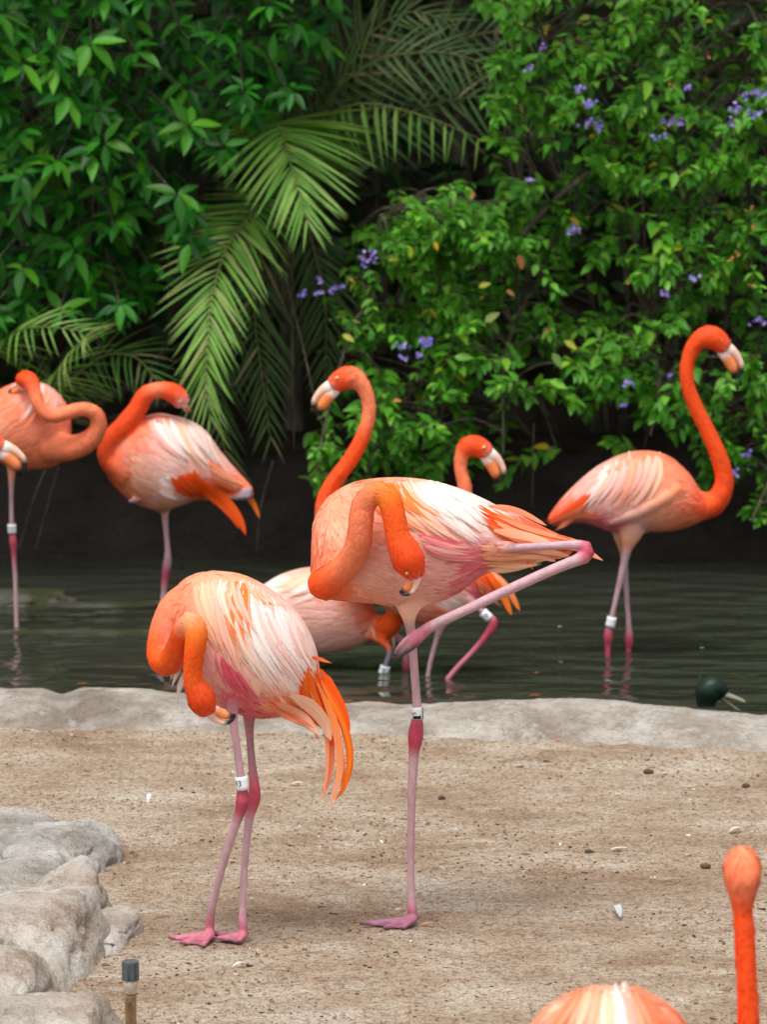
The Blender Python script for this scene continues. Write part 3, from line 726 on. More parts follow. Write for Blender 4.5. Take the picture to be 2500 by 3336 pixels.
    if len(ncand):
        nn_ = int(nf * .75); pk = rs.choice(ncand, nn_); S0 = samples[0]; tg = np.gradient(S0[:, :3], axis=0); tg /= np.linalg.norm(tg, axis=1)[:, None]
        vn = np.empty(nvv * 3, np.float32); me.vertices.foreach_get('normal', vn); vn = vn.reshape(-1, 3)[pk].astype(float)
        D = -tg[np.clip(jn[pk], 0, len(tg) - 1)] + rs.normal(0, .18, (nn_, 3)); D -= vn * (D * vn).sum(1)[:, None]; D /= np.linalg.norm(D, axis=1)[:, None] + 1e-9
        sc = np.clip(rad[pk] / .022, .6, 1.4); L = rs.uniform(.010, .020, nn_) * sc; W = rs.uniform(.0035, .007, nn_) * sc
        t3 = np.array([0, .55, 1.0]); C3 = P[pk][:, None] + D[:, None] * (L[:, None] * t3[None])[..., None] + vn[:, None] * (np.array([.0, .0007, .0006])[None] * rs.uniform(.3, 1.6, nn_)[:, None] - np.array([0, .25, 1.0])[None] * (L ** 2 / (2 * rad[pk]) * .5)[:, None])[..., None]
        sd = np.cross(D, vn); w3 = W[:, None] * np.array([.7, 1.0, .12])[None]
        VV2 = np.stack([C3 - sd[:, None] * w3[..., None] * .5, C3 + vn[:, None] * (w3 * .08)[..., None], C3 + sd[:, None] * w3[..., None] * .5], 2)
        cN = colr[pk] * rs.uniform(.93, 1.08, nn_)[:, None] + rs.uniform(0, .02, nn_)[:, None] * np.array([.3, 1, .8]); qd2 = qd[:4]
        mb.f += (qd2[None] + (np.arange(nn_) * 9)[:, None, None] + mb.n).reshape(-1, 4).tolist(); mb.v.append(VV2.reshape(-1, 3)); mb.c.append(np.repeat(cN, 9, 0).clip(0, 1)); mb.n += nn_ * 9
        ux = np.zeros((nn_, 3, 3, 3)); ux[..., 0] = np.array([-1, 0, 1]); ux[..., 1] = t3[None, :, None]; ux[..., 2] = rs.uniform(0, 50, nn_)[:, None, None]; mb.x.append(ux.reshape(-1, 3))
    o = obj('contour_plumage', mb.mesh('contour_plumage', root), M['feather'], rt); o['kind'] = 'stuff'
    # long wing, scapular and tail feathers
    def plume(px, W, c0, c1, lift, name, y0=0.0, follow=True):
        px = np.array(px, float); Q = catmull(np.column_stack([px, np.zeros(len(px))]), 11); Cq = []; Nq = []; yl = None
        for u, v_, _ in Q:
            d = ray(u, v_); o_ = Vector((0, 0, CAM_H)); hit = bvh.ray_cast(o_, Vector(d)) if follow else (None,)
            if hit[0] is not None and abs(hit[0].y - Y) < .16:
                yl = hit[0].y; nh = np.array(hit[1]); nh = nh if nh[1] < 0 else -nh
            else:
                if yl is None: yl = Y + y0
                nh = np.array([0, -1, .15])
            Cq.append((u, v_, yl)); Nq.append(nh)
        ysm = np.array([c[2] for c in Cq])
        for _ in range(3): ysm[1:-1] = (ysm[:-2] + ysm[1:-1] * 2 + ysm[2:]) / 4
        ysm = np.minimum(ysm, np.array([c[2] for c in Cq]))
        Cq = np.array([at(c[0], c[1], y - lift - .0015) for c, y in zip(Cq, ysm)]); Nq = np.array(Nq)
        for _ in range(3): Nq[1:-1] = (Nq[:-2] + Nq[1:-1] * 2 + Nq[2:]) / 4
        m1 = MB(); strip(m1, Cq, Nq, W * k0, np.asarray(c0), np.asarray(c1), .07, rs.uniform(0, 50))
        obj(name, m1.mesh(name, root), M['feather'] if name in ('tail_plume', 'wing_quill') else M['plume'], rt)
    for name, rl, tl, n_, W, cols, bow, lift in fans:
        n_ = int(n_ * 1.5); W = W * .85; lift = lift * .7
        rl = catmull(np.column_stack([np.array(rl, float), np.zeros(len(rl))]), n_)[:, :2]; tl = catmull(np.column_stack([np.array(tl, float), np.zeros(len(tl))]), n_)[:, :2]
        order = list(range(n_))
        for i in order:
            a_, c_ = rl[i] + rs.normal(0, 6, 2), tl[i] + rs.normal(0, 10, 2); c_ = a_ + (c_ - a_) * rs.uniform(.82, 1.06); d = c_ - a_; pr = np.array([d[1], -d[0]]) * bow
            x_ = np.clip(i / max(n_ - 1, 1) * (len(cols) - 1) + rs.normal(0, .35), 0, len(cols) - 1.001); i_ = int(x_); f_ = x_ - i_
            c0 = (PC[cols[i_]] * (1 - f_) + PC[cols[min(i_ + 1, len(cols) - 1)]] * f_) * rs.uniform(.94, 1.04); c1 = (c0 * 1.02 + .02)
            plume([a_, a_ + d * .33 + pr, a_ + d * .7 + pr * .9, c_], W * rs.uniform(.85, 1.2), c0.clip(0, 1), c1.clip(0, 1), lift + .0013 * (i % 4) + rs.uniform(0, .001), name)
    for name, pts, W, c0, c1, lift in plumes: plume(pts, W, PC[c0], PC[c1], lift, name)
    # bill
    for bx, by, al, Lb, sg, yo, dy in bills:
        mbb = MB(); u = np.array([math.cos(R(al)), math.sin(R(al))]); wv = np.array([-u[1], u[0]]) * sg
        for prof in (BILL_U, BILL_L):
            A = np.array([np.concatenate([at(bx + Lb * (a * u[0] + q * wv[0]), by + Lb * (a * u[1] + q * wv[1]), Y + yo + dy * a), [r * Lb * k0], PC[c]]) for a, q, r, c in prof])
            pos_ = catmull(A[:, :4], 26); t = np.linspace(0, 1, 26); ti = np.linspace(0, 1, len(A))
            cc = np.column_stack([np.interp(t, ti, A[:, 4 + j]) for j in range(3)])
            v, f = tube(pos_[:, :3], pos_[:, 3], 14, pos_[:, 3] * .72); mbb.add(v, f, np.repeat(cc, 14, 0))
        obj('bill', mbb.mesh('bill', root), M['horn'], rt)
    for ex, ey, er, yo in eyes:
        c = at(ex, ey, Y + yo); bm = bmesh.new(); bmesh.ops.create_uvsphere(bm, u_segments=20, v_segments=14, radius=er * k0)
        v = np.array([q.co[:] for q in bm.verts]); f = [tuple(q.index for q in p.verts) for p in bm.faces]; bm.free()
        cc = np.where((v[:, 1] < -er * k0 * .86)[:, None], lin('120c08')[None], lin('e9dba0')[None])
        o = obj('eye', new_mesh('eye', v, f, cc), M['horn'], rt); o.location = tuple(c - root)
    for bd in bands:
        c = at(bd['p'][0], bd['p'][1], Y + bd['yo']); a0 = at(bd['a'][0], bd['a'][1], Y + bd['yo']); ax = nrm(a0 - c)
        leg_band(rt, root, c, ax, bd['r'] * k0, bd['h'] * k0, bd.get('t'), bd.get('ang', 0), bd.get('size', 20) * k0, bd.get('rot', 0), bd.get('black', False))
    return rt

# --- preening bird on two legs (front of the sand, beside the boulders)
ha, hb = grd(684, 3050), grd(793, 3056); YA = (ha[1] + hb[1]) / 2
flamingo('bent over preening flamingo on two legs, bill against its banded leg, orange tail plumes drooping', YA, (ha + hb) / 2,
  pairs=[(545, 1985, 568, 2060, 25), (572, 1918, 590, 2120, 80), (625, 1876, 615, 2195, 125), (700, 1862, 660, 2262, 158), (800, 1880, 735, 2305, 172), (890, 1930, 825, 2335, 165), (970, 2003, 900, 2333, 135), (1022, 2098, 950, 2325, 95), (1040, 2190, 995, 2330, 60), (1062, 2280, 1035, 2360, 32), (1085, 2345, 1075, 2390, 12)],
  tubes=[[(640, 1965, 0, 75, 'S'), (580, 1985, -.01, 62, 'S'), (543, 2040, -.015, 52, 'S'), (524, 2105, -.02, 46, 'O'), (528, 2150, -.035, 45, 'O'), (556, 2154, -.055, 42, 'O'), (580, 2105, -.08, 38, 'O'), (598, 2055, -.10, 36, 'O'), (625, 2030, -.115, 36, 'M'), (640, 2065, -.125, 36, 'T'), (634, 2120, -.125, 34, 'O'), (628, 2180, -.12, 31, 'O'), (632, 2225, -.115, 34, 'O'), (650, 2262, -.11, 43, 'R'), (662, 2292, -.105, 44, 'R'), (676, 2312, -.10, 32, 'R'), (684, 2322, -.098, 22, 'wb')],
         [(770, 2240, -.045, 50, 'K'), (758, 2290, -.055, 26, 'legd'), (760, 2350, -.06, 15, 'leg'), (772, 2440, -.06, 13.5, 'leg'), (783, 2520, -.06, 14, 'leg'), (789, 2575, -.055, 18, 'joint'), (790, 2610, -.055, 23, 'joint'), (784, 2640, -.05, 20, 'joint'), (766, 2690, -.045, 16, 'leg'), (724, 2825, -.03, 13.5, 'leg'), (692, 2950, -.01, 13, 'leg'), (684, 3005, .0, 16, 'foot'), (684, 3040, .0, 15, 'foot')],
         [(820, 2270, .04, 48, 'K'), (812, 2335, .03, 22, 'legd'), (814, 2400, .025, 13.5, 'legd'), (821, 2490, .015, 14, 'legd'), (829, 2560, .0, 18, 'joint'), (828, 2598, .0, 23, 'joint'), (822, 2625, .0, 20, 'joint'), (810, 2680, .0, 15, 'leg'), (797, 2820, .0, 12.5, 'leg'), (790, 2960, -.005, 13, 'leg'), (791, 3012, -.01, 17, 'foot'), (793, 3045, -.01, 15, 'foot')]],
  feet=[foot((688, 3056), [(545, 3060), (584, 3078), (660, 3090)], (706, 3046)), foot((795, 3060), [(690, 3046), (702, 3062), (775, 3074)], (812, 3052))],
  paint=[(560, 1960, 'S'), (600, 1910, 'S'), (690, 1880, 'M'), (640, 1990, 'S'), (690, 1960, 'C'), (760, 1890, 'M'), (780, 1960, 'C'), (850, 1930, 'P'), (900, 2000, 'W'), (820, 2060, 'W'), (960, 2100, 'W'), (930, 2200, 'W'), (1000, 2180, 'P'), (700, 2090, 'P'), (690, 2160, 'P'), (720, 2180, 'P'), (750, 2200, 'K'), (740, 2260, 'K'), (800, 2270, 'K'), (830, 2320, 'K'), (880, 2310, 'S'), (900, 2270, 'M'), (960, 2300, 'M'), (1020, 2330, 'O'), (1050, 2290, 'O'), (1070, 2360, 'O'), (650, 2150, 'P'), (600, 2160, 'W'), (800, 2200, 'C')],
  flow=[(580, 1940, -.3, 1, 45, 22), (660, 1930, .1, 1, 60, 24), (760, 1930, .25, 1, 90, 28), (860, 2000, .45, 1, 110, 30), (960, 2100, .4, 1, 110, 30), (820, 2150, .3, 1, 100, 28), (720, 2200, .6, 1, 60, 20), (800, 2280, .8, .6, 50, 18), (900, 2310, 1, .3, 55, 18), (1020, 2320, .8, 1, 80, 20)],
  voxel=.0028, nf=5200, fsize=.8, seed=11,
  fans=[('scapular_feather', [(630, 1905), (720, 1890)], [(680, 2080), (800, 2215)], 16, 34, ['M', 'C', 'C', 'P', 'C'], -.06, .001),
        ('scapular_feather', [(740, 1893), (812, 1902)], [(755, 2125), (835, 2110)], 13, 20, ['C', 'T', 'T', 'T', 'M'], -.07, .004),
        ('scapular_feather', [(715, 1900), (800, 1900), (870, 1935)], [(850, 2235), (940, 2240), (1015, 2245)], 26, 36, ['C', 'W', 'W', 'W', 'P'], -.07, .002),
        ('scapular_feather', [(700, 1898), (780, 1895)], [(745, 2060), (850, 2090)], 8, 22, ['C', 'W', 'C', 'P'], -.06, .007),
        ('scapular_feather', [(840, 1925), (930, 1980), (985, 2050)], [(985, 2200), (1022, 2210), (1040, 2170)], 15, 34, ['W', 'W', 'P'], -.06, .003),
        ('back_feather', [(800, 1895), (850, 1920)], [(865, 1975), (905, 2000)], 4, 16, ['M', 'C'], -.05, .009),
        ('tail_covert', [(985, 2190), (1035, 2160)], [(1040, 2400), (1110, 2370)], 8, 40, ['O', 'T', 'O'], -.06, .002),
        ('under_tail_covert', [(850, 2290), (930, 2270)], [(960, 2335), (1045, 2400)], 7, 30, ['M', 'S', 'C'], -.04, .003),
        ('flank_feather', [(700, 2120), (760, 2200)], [(740, 2230), (840, 2300)], 12, 22, ['P', 'K', 'K', 'K'], -.03, .002)],
  plumes=[('tail_plume', [(1040, 2200), (1108, 2330), (1140, 2450), (1128, 2550), (1092, 2608)], 28, 'O', 'T', .006), ('tail_plume', [(1030, 2215), (1088, 2350), (1108, 2480), (1098, 2560), (1070, 2632)], 27, 'T', 'M', .009),
          ('tail_plume', [(1020, 2240), (1070, 2380), (1078, 2500), (1048, 2608)], 27, 'O', 'M', .004), ('tail_plume', [(1045, 2180), (1112, 2295), (1140, 2384)], 28, 'O', 'O', .011), ('tail_plume', [(1000, 2240), (1062, 2350), (1082, 2430)], 34, 'R', 'O', .003),
          ('tail_plume', [(1035, 2230), (1098, 2380), (1118, 2500), (1112, 2590)], 16, 'M', 'T', .012), ('tail_plume', [(1010, 2250), (1062, 2390), (1066, 2510), (1056, 2570)], 15, 'S', 'M', .008), ('tail_plume', [(1045, 2220), (1118, 2360), (1143, 2470), (1132, 2530)], 15, 'T', 'T', .012),
          ('wing_quill', [(948, 2262), (1010, 2300), (1055, 2350), (1078, 2412)], 46, 'C', 'C', .013), ('wing_quill', [(900, 2290), (980, 2330), (1040, 2395)], 34, 'M', 'C', .008),
          ('stray_feather', [(1015, 2140), (1050, 2150), (1084, 2162)], 16, 'O', 'S', .006), ('stray_feather', [(1055, 2195), (1075, 2212), (1094, 2234)], 15, 'O', 'S', .006), ('stray_feather', [(945, 2310), (968, 2335), (968, 2362)], 20, 'M', 'S', .006),
          ('breast_tuft', [(600, 2150), (575, 2195), (558, 2240)], 26, 'W', 'W', -.02), ('breast_tuft', [(610, 2180), (588, 2230), (572, 2290)], 26, 'W', 'W', -.02), ('breast_tuft', [(600, 2140), (565, 2185), (553, 2222)], 16, 'W', 'W', -.02)],
  bills=[(680, 2318, 47, 78, -1, -.098, .0)], eyes=[(679, 2300, 5.5, -.122)],
  bands=[dict(p=(788, 2550), a=(783, 2515), yo=-.058, r=21, h=45, t='93', ang=-.62, size=27)])

# --- bird balancing on one leg, the other leg folded back across
hB = grd(1345, 3005); YB = hB[1]
flamingo('preening flamingo balanced on one leg with the other shank raised across its belly', YB, hB,
  pairs=[(1022, 1705, 1015, 1870, 55), (1062, 1630, 1048, 1940, 115), (1130, 1583, 1128, 1955, 155), (1220, 1562, 1220, 1962, 175), (1330, 1560, 1310, 1975, 182), (1440, 1577, 1400, 1968, 172), (1540, 1612, 1490, 1930, 148), (1620, 1650, 1570, 1872, 112), (1700, 1684, 1650, 1845, 74), (1790, 1728, 1740, 1830, 44), (1880, 1772, 1850, 1812, 18)],
  tubes=[[(1120, 1880, -.03, 70, 'S'), (1058, 1900, -.045, 55, 'O'), (1078, 1888, -.075, 48, 'O'), (1135, 1833, -.105, 43, 'S'), (1168, 1770, -.125, 41, 'S'), (1176, 1705, -.13, 40, 'S'), (1186, 1645, -.13, 39, 'S'), (1222, 1606, -.135, 38, 'S'), (1264, 1620, -.145, 39, 'T'), (1284, 1682, -.15, 38, 'O'), (1297, 1748, -.15, 40, 'O'), (1318, 1795, -.15, 50, 'R'), (1338, 1838, -.15, 50, 'R'), (1352, 1868, -.148, 34, 'R'), (1358, 1884, -.147, 22, 'wb')],
         [(1340, 1930, -.02, 70, 'P'), (1332, 1985, -.025, 38, 'C'), (1334, 2022, -.028, 20, 'leg'), (1342, 2080, -.03, 15, 'leg'), (1352, 2200, -.025, 14.5, 'leg'), (1359, 2300, -.02, 15.5, 'leg'), (1359, 2355, -.018, 21, 'joint'), (1355, 2393, -.015, 26, 'joint'), (1352, 2428, -.015, 22, 'joint'), (1348, 2470, -.012, 17, 'leg'), (1342, 2600, -.01, 14.5, 'leg'), (1339, 2800, 0, 12.5, 'leg'), (1340, 2920, 0, 14, 'leg'), (1343, 2965, 0, 17, 'foot'), (1347, 2995, 0, 16, 'dark')],
         [(1500, 1790, -.03, 40, 'P'), (1600, 1783, -.045, 24, 'P'), (1690, 1784, -.055, 15, 'leg'), (1800, 1778, -.06, 14, 'leg'), (1880, 1775, -.06, 17, 'leg'), (1912, 1784, -.062, 24, 'joint'), (1910, 1810, -.065, 26, 'joint'), (1882, 1824, -.07, 20, 'leg'), (1800, 1857, -.078, 18, 'leg'), (1650, 1925, -.09, 17.5, 'leg'), (1500, 1996, -.10, 17, 'leg'), (1420, 2032, -.105, 17, 'leg'), (1383, 2056, -.108, 20, 'foot'), (1352, 2084, -.11, 21, 'foot'), (1320, 2108, -.11, 16, 'legd'), (1290, 2138, -.11, 9, 'dark'), (1277, 2148, -.11, 6, 'dark')],
         [(1385, 2050, -.108, 12, 'foot'), (1345, 2068, -.113, 11, 'foot'), (1308, 2100, -.116, 9, 'legd'), (1284, 2134, -.118, 6, 'dark')], [(1380, 2068, -.108, 12, 'foot'), (1352, 2100, -.113, 12, 'dark'), (1318, 2126, -.116, 9, 'dark'), (1290, 2146, -.118, 6, 'dark')]],
  feet=[foot((1350, 3008), [(1172, 3013), (1248, 3028), (1310, 3030)], (1372, 3000), 'purple', 'dark')],
  paint=[(1030, 1760, 'S'), (1040, 1860, 'O'), (1090, 1640, 'M'), (1100, 1720, 'C'), (1110, 1800, 'M'), (1090, 1920, 'S'), (1180, 1600, 'S'), (1260, 1580, 'M'), (1220, 1720, 'M'), (1350, 1600, 'C'), (1420, 1600, 'W'), (1500, 1640, 'W'), (1560, 1680, 'W'), (1450, 1700, 'P'), (1380, 1700, 'C'), (1180, 1880, 'P'), (1200, 1940, 'M'), (1280, 1930, 'P'), (1240, 1800, 'P'), (1380, 1780, 'P'), (1420, 1800, 'P'), (1470, 1810, 'K'), (1540, 1780, 'K'), (1500, 1850, 'K'), (1420, 1880, 'P'), (1380, 1950, 'P'), (1560, 1850, 'K'), (1580, 1750, 'P'), (1620, 1810, 'C'), (1700, 1800, 'C'), (1640, 1690, 'O'), (1720, 1720, 'O'), (1800, 1760, 'O'), (1850, 1790, 'M'), (1460, 1920, 'K')],
  flow=[(1040, 1760, .2, 1, 50, 22), (1100, 1650, .6, 1, 55, 24), (1200, 1600, 1, .8, 70, 26), (1330, 1600, 1, .7, 100, 28), (1450, 1650, 1, .8, 110, 30), (1550, 1680, 1, .5, 110, 28), (1200, 1850, 1, .2, 55, 20), (1350, 1900, 1, .05, 55, 20), (1480, 1830, 1, -.1, 55, 18), (1600, 1800, 1, .1, 90, 20), (1750, 1770, 1, .35, 110, 20)],
  voxel=.0028, nf=5200, fsize=.8, seed=23,
  fans=[('scapular_feather', [(1180, 1590), (1300, 1572)], [(1330, 1720), (1450, 1760)], 16, 30, ['S', 'M', 'C', 'C', 'P'], -.07, .001),
        ('scapular_feather', [(1300, 1570), (1400, 1580), (1480, 1598)], [(1480, 1770), (1560, 1760), (1592, 1712)], 24, 34, ['C', 'P', 'W', 'W', 'W'], -.08, .003),
        ('scapular_feather', [(1260, 1575), (1345, 1568)], [(1365, 1685), (1440, 1690)], 8, 18, ['M', 'T', 'T', 'C'], -.08, .006),
        ('scapular_feather', [(1330, 1566), (1420, 1578)], [(1440, 1690), (1530, 1700)], 9, 26, ['C', 'W', 'W'], -.08, .008),
        ('back_feather', [(1400, 1572), (1500, 1600)], [(1530, 1640), (1595, 1690)], 6, 26, ['W', 'W'], -.05, .006),
        ('tail_covert', [(1545, 1640), (1600, 1730)], [(1790, 1745), (1770, 1775)], 10, 30, ['O', 'R', 'O', 'S'], -.04, .001),
        ('wing_quill', [(1600, 1660), (1640, 1745)], [(1905, 1775), (1860, 1790)], 9, 22, ['O', 'S', 'M', 'O'], -.035, .004),
        ('under_tail_covert', [(1560, 1775), (1590, 1850)], [(1800, 1800), (1770, 1835)], 9, 30, ['C', 'M', 'C'], -.02, .003),
        ('flank_feather', [(1370, 1740), (1400, 1800)], [(1520, 1780), (1570, 1830)], 12, 22, ['K', 'P', 'K', 'P'], -.04, .006)],
  plumes=[('tail_plume', [(1700, 1720), (1850, 1765), (1966, 1826)], 26, 'O', 'M', .004), ('tail_plume', [(1690, 1735), (1800, 1765), (1925, 1800)], 22, 'O', 'M', .006), ('tail_plume', [(1720, 1790), (1800, 1800), (1856, 1812)], 22, 'C', 'C', .008),
          ('wing_quill', [(1610, 1728), (1720, 1748), (1808, 1774)], 30, 'M', 'C', .022), ('wing_quill', [(1590, 1645), (1690, 1665), (1782, 1712)], 20, 'S', 'M', .008), ('flight_feather', [(1745, 1690), (1765, 1698), (1784, 1712)], 16, 'blk', 'blk', .011), ('tail_plume', [(1680, 1815), (1750, 1815), (1812, 1828)], 20, 'C', 'C', .010), ('tail_plume', [(1660, 1815), (1715, 1828), (1738, 1856)], 13, 'O', 'O', .0)],
  bills=[(1356, 1880, 97, 66, 1, -.148, -.01)], eyes=[(1326, 1868, 4.5, -.172)],
  bands=[dict(p=(1360, 2322), a=(1358, 2280), yo=-.02, r=19.5, h=40, t='5', ang=-.75, size=27, rot=R(-90), black=True)])

# --- tall bird wading, neck raised
wK = grd(2015, 2130, WATER); YK = wK[1]
flamingo('tall flamingo wading with neck raised in an S, head turned away from the flock', YK, (wK[0], YK, -.42),
  pairs=[(2330, 1612, 2335, 1665, 25), (2289, 1604, 2300, 1690, 55), (2245, 1542, 2250, 1712, 88), (2190, 1492, 2190, 1728, 112), (2120, 1470, 2120, 1730, 124), (2040, 1478, 2050, 1732, 120), (1960, 1514, 1980, 1728, 100), (1890, 1567, 1920, 1705, 70), (1830, 1627, 1860, 1702, 40), (1785, 1687, 1800, 1714, 15)],
  tubes=[[(2230, 1640, 0, 62, 'S'), (2283, 1648, 0, 50, 'R'), (2332, 1636, 0, 40, 'R'), (2362, 1575, 0, 32, 'R'), (2347, 1496, 0, 29, 'R'), (2308, 1405, 0, 26, 'R'), (2270, 1329, 0, 25, 'R'), (2243, 1255, 0, 24, 'R'), (2241, 1185, 0, 24, 'R'), (2266, 1122, 0, 28, 'R'), (2308, 1098, 0, 38, 'R'), (2340, 1110, 0, 37, 'R'), (2362, 1130, 0, 28, 'R'), (2372, 1140, 0, 22, 'wb')],
         [(2070, 1690, -.03, 55, 'P'), (2052, 1755, -.03, 32, 'M'), (2042, 1800, -.03, 16, 'leg'), (2012, 1935, -.03, 10, 'leg'), (1993, 2020, -.03, 10, 'leg'), (1984, 2060, -.03, 15, 'joint'), (1983, 2085, -.03, 15, 'joint'), (1982, 2130, -.03, 10, 'joint'), (1984, 2400, -.03, 9, 'leg')],
         [(2030, 1690, .03, 55, 'P'), (2032, 1760, .03, 28, 'M'), (2036, 1815, .03, 14, 'leg'), (2043, 1937, .03, 9.5, 'leg'), (2050, 2040, .03, 10, 'leg'), (2051, 2075, .03, 15, 'joint'), (2050, 2100, .03, 14, 'joint'), (2049, 2130, .03, 10, 'joint'), (2048, 2400, .03, 9, 'leg')],
         [(2215, 1585, -.070, 26, 'S'), (2150, 1628, -.086, 28, 'M'), (2060, 1672, -.078, 24, 'P'), (1985, 1700, -.060, 14, 'P')]],
  paint=[(2290, 1650, 'R'), (2240, 1690, 'S'), (2220, 1560, 'S'), (2170, 1500, 'S'), (2100, 1480, 'S'), (2050, 1500, 'M'), (1990, 1520, 'P'), (2060, 1580, 'P'), (2110, 1560, 'C'), (1980, 1590, 'P'), (1930, 1600, 'P'), (2150, 1640, 'M'), (2180, 1700, 'M'), (2100, 1710, 'P'), (2030, 1640, 'P'), (2010, 1710, 'K'), (1950, 1690, 'K'), (1890, 1660, 'O'), (1830, 1670, 'O'), (1800, 1700, 'O'), (1860, 1700, 'S'), (2060, 1720, 'P')],
  flow=[(2280, 1650, -1, 0, 40, 16), (2200, 1530, -.7, .8, 55, 18), (2100, 1520, -.8, 1, 90, 20), (1990, 1560, -.8, 1, 90, 20), (2150, 1680, -1, .3, 45, 16), (2050, 1700, -1, .2, 45, 16), (1880, 1660, -1, .8, 80, 18)],
  nf=2600, fsize=.8, seed=31,
  fans=[('scapular_feather', [(2160, 1490), (2060, 1485)], [(2080, 1650), (1990, 1660)], 8, 30, ['C', 'P', 'M'], .09, .003),
        ('scapular_feather', [(2060, 1485), (1960, 1520)], [(1990, 1650), (1880, 1640)], 9, 30, ['P', 'P', 'W'], .09, .004),
        ('back_feather', [(2120, 1475), (2000, 1500)], [(2000, 1530), (1900, 1590)], 5, 24, ['S', 'M', 'P'], .06, .003),
        ('tail_covert', [(1930, 1600), (1900, 1660)], [(1785, 1700), (1800, 1712)], 8, 26, ['O', 'R', 'S'], .04, .003)],
  plumes=[('under_tail_covert', [(1960, 1690), (1890, 1680), (1815, 1714)], 30, 'S', 'M', .006)],
  bills=[(2368, 1134, 37, 92, 1, 0, 0)], eyes=[(2350, 1108, 5.5, -.024)],
  bands=[dict(p=(1992, 2026), a=(2000, 1990), yo=-.03, r=16, h=34)])

# --- bird asleep on one leg, head laid on its back
wC = grd(528, 2005, WATER); YC = wC[1]
flamingo('flamingo resting on one leg with its head turned back into its pale shoulder feathers', YC, (wC[0], YC, -.42),
  pairs=[(345, 1432, 335, 1500, 30), (395, 1402, 350, 1550, 72), (450, 1368, 395, 1605, 108), (520, 1348, 455, 1645, 125), (600, 1364, 525, 1665, 125), (665, 1402, 600, 1642, 105), (722, 1478, 670, 1612, 75), (775, 1537, 745, 1610, 40), (825, 1592, 805, 1625, 15)],
  tubes=[[(420, 1520, -.03, 75, 'S'), (365, 1490, -.03, 48, 'R'), (364, 1440, -.04, 40, 'R'), (405, 1390, -.05, 36, 'R'), (446, 1335, -.05, 32, 'R'), (474, 1287, -.05, 29, 'R'), (515, 1270, -.05, 26, 'S'), (556, 1277, -.05, 32, 'R'), (584, 1296, -.05, 31, 'R'), (600, 1322, -.05, 22, 'wb')],
         [(545, 1620, 0, 50, 'P'), (537, 1665, 0, 16, 'leg'), (542, 1745, 0, 9.5, 'leg'), (546, 1800, 0, 11, 'leg'), (544, 1840, 0, 15, 'legd'), (538, 1880, 0, 13, 'joint'), (533, 1935, 0, 10, 'leg'), (526, 2005, 0, 9.5, 'leg'), (520, 2260, 0, 9, 'leg')],
         [(640, 1590, -.01, 24, 'P'), (720, 1592, -.015, 14, 'leg'), (785, 1600, -.02, 13, 'leg'), (812, 1604, -.02, 17, 'grey'), (800, 1618, -.025, 12, 'grey'), (700, 1618, -.02, 9, 'leg'), (560, 1624, -.02, 8, 'leg')], [(470, 1610, -.06, 9, 'grey'), (440, 1630, -.07, 9, 'grey'), (415, 1632, -.07, 5, 'grey')]],
  paint=[(350, 1480, 'R'), (370, 1560, 'O'), (410, 1610, 'S'), (440, 1400, 'O'), (470, 1400, 'S'), (540, 1370, 'P'), (600, 1400, 'W'), (560, 1440, 'W'), (500, 1470, 'P'), (640, 1440, 'P'), (690, 1490, 'P'), (440, 1540, 'C'), (480, 1600, 'P'), (530, 1560, 'W'), (520, 1650, 'M'), (580, 1640, 'P'), (590, 1580, 'R'), (640, 1590, 'O'), (700, 1590, 'O'), (740, 1560, 'S'), (790, 1590, 'S'), (620, 1520, 'P')],
  flow=[(360, 1520, .4, 1, 40, 16), (430, 1420, .8, 1, 50, 18), (540, 1400, 1, .8, 70, 22), (640, 1460, 1, 1, 75, 22), (480, 1560, 1, .5, 50, 20), (560, 1600, 1, .3, 50, 18), (700, 1580, 1, .5, 70, 18)],
  nf=2600, fsize=.8, seed=41,
  fans=[('scapular_feather', [(480, 1370), (590, 1365)], [(590, 1500), (680, 1520)], 9, 34, ['P', 'W', 'C'], -.05, .003),
        ('back_feather', [(600, 1370), (680, 1430)], [(690, 1490), (740, 1540)], 6, 30, ['P', 'W', 'C'], -.05, .004),
        ('wing_covert', [(560, 1560), (640, 1540)], [(640, 1620), (720, 1635)], 8, 32, ['R', 'O', 'O'], -.05, .004),
        ('wing_quill', [(680, 1500), (700, 1560)], [(800, 1585), (800, 1610)], 6, 20, ['S', 'M', 'O'], -.03, .004)],
  plumes=[('tail_plume', [(660, 1570), (735, 1630), (780, 1690), (800, 1742)], 30, 'O', 'O', .012), ('tail_plume', [(650, 1590), (720, 1640), (765, 1690), (778, 1722)], 30, 'O', 'R', .010), ('tail_plume', [(740, 1560), (815, 1625), (846, 1688)], 20, 'O', 'T', .004), ('flank_feather', [(520, 1600), (560, 1620), (590, 1632)], 26, 'W', 'W', .012)],
  bills=[(598, 1318, 75, 34, -1, -.03, .05)], eyes=[(586, 1308, 4, -.076)])

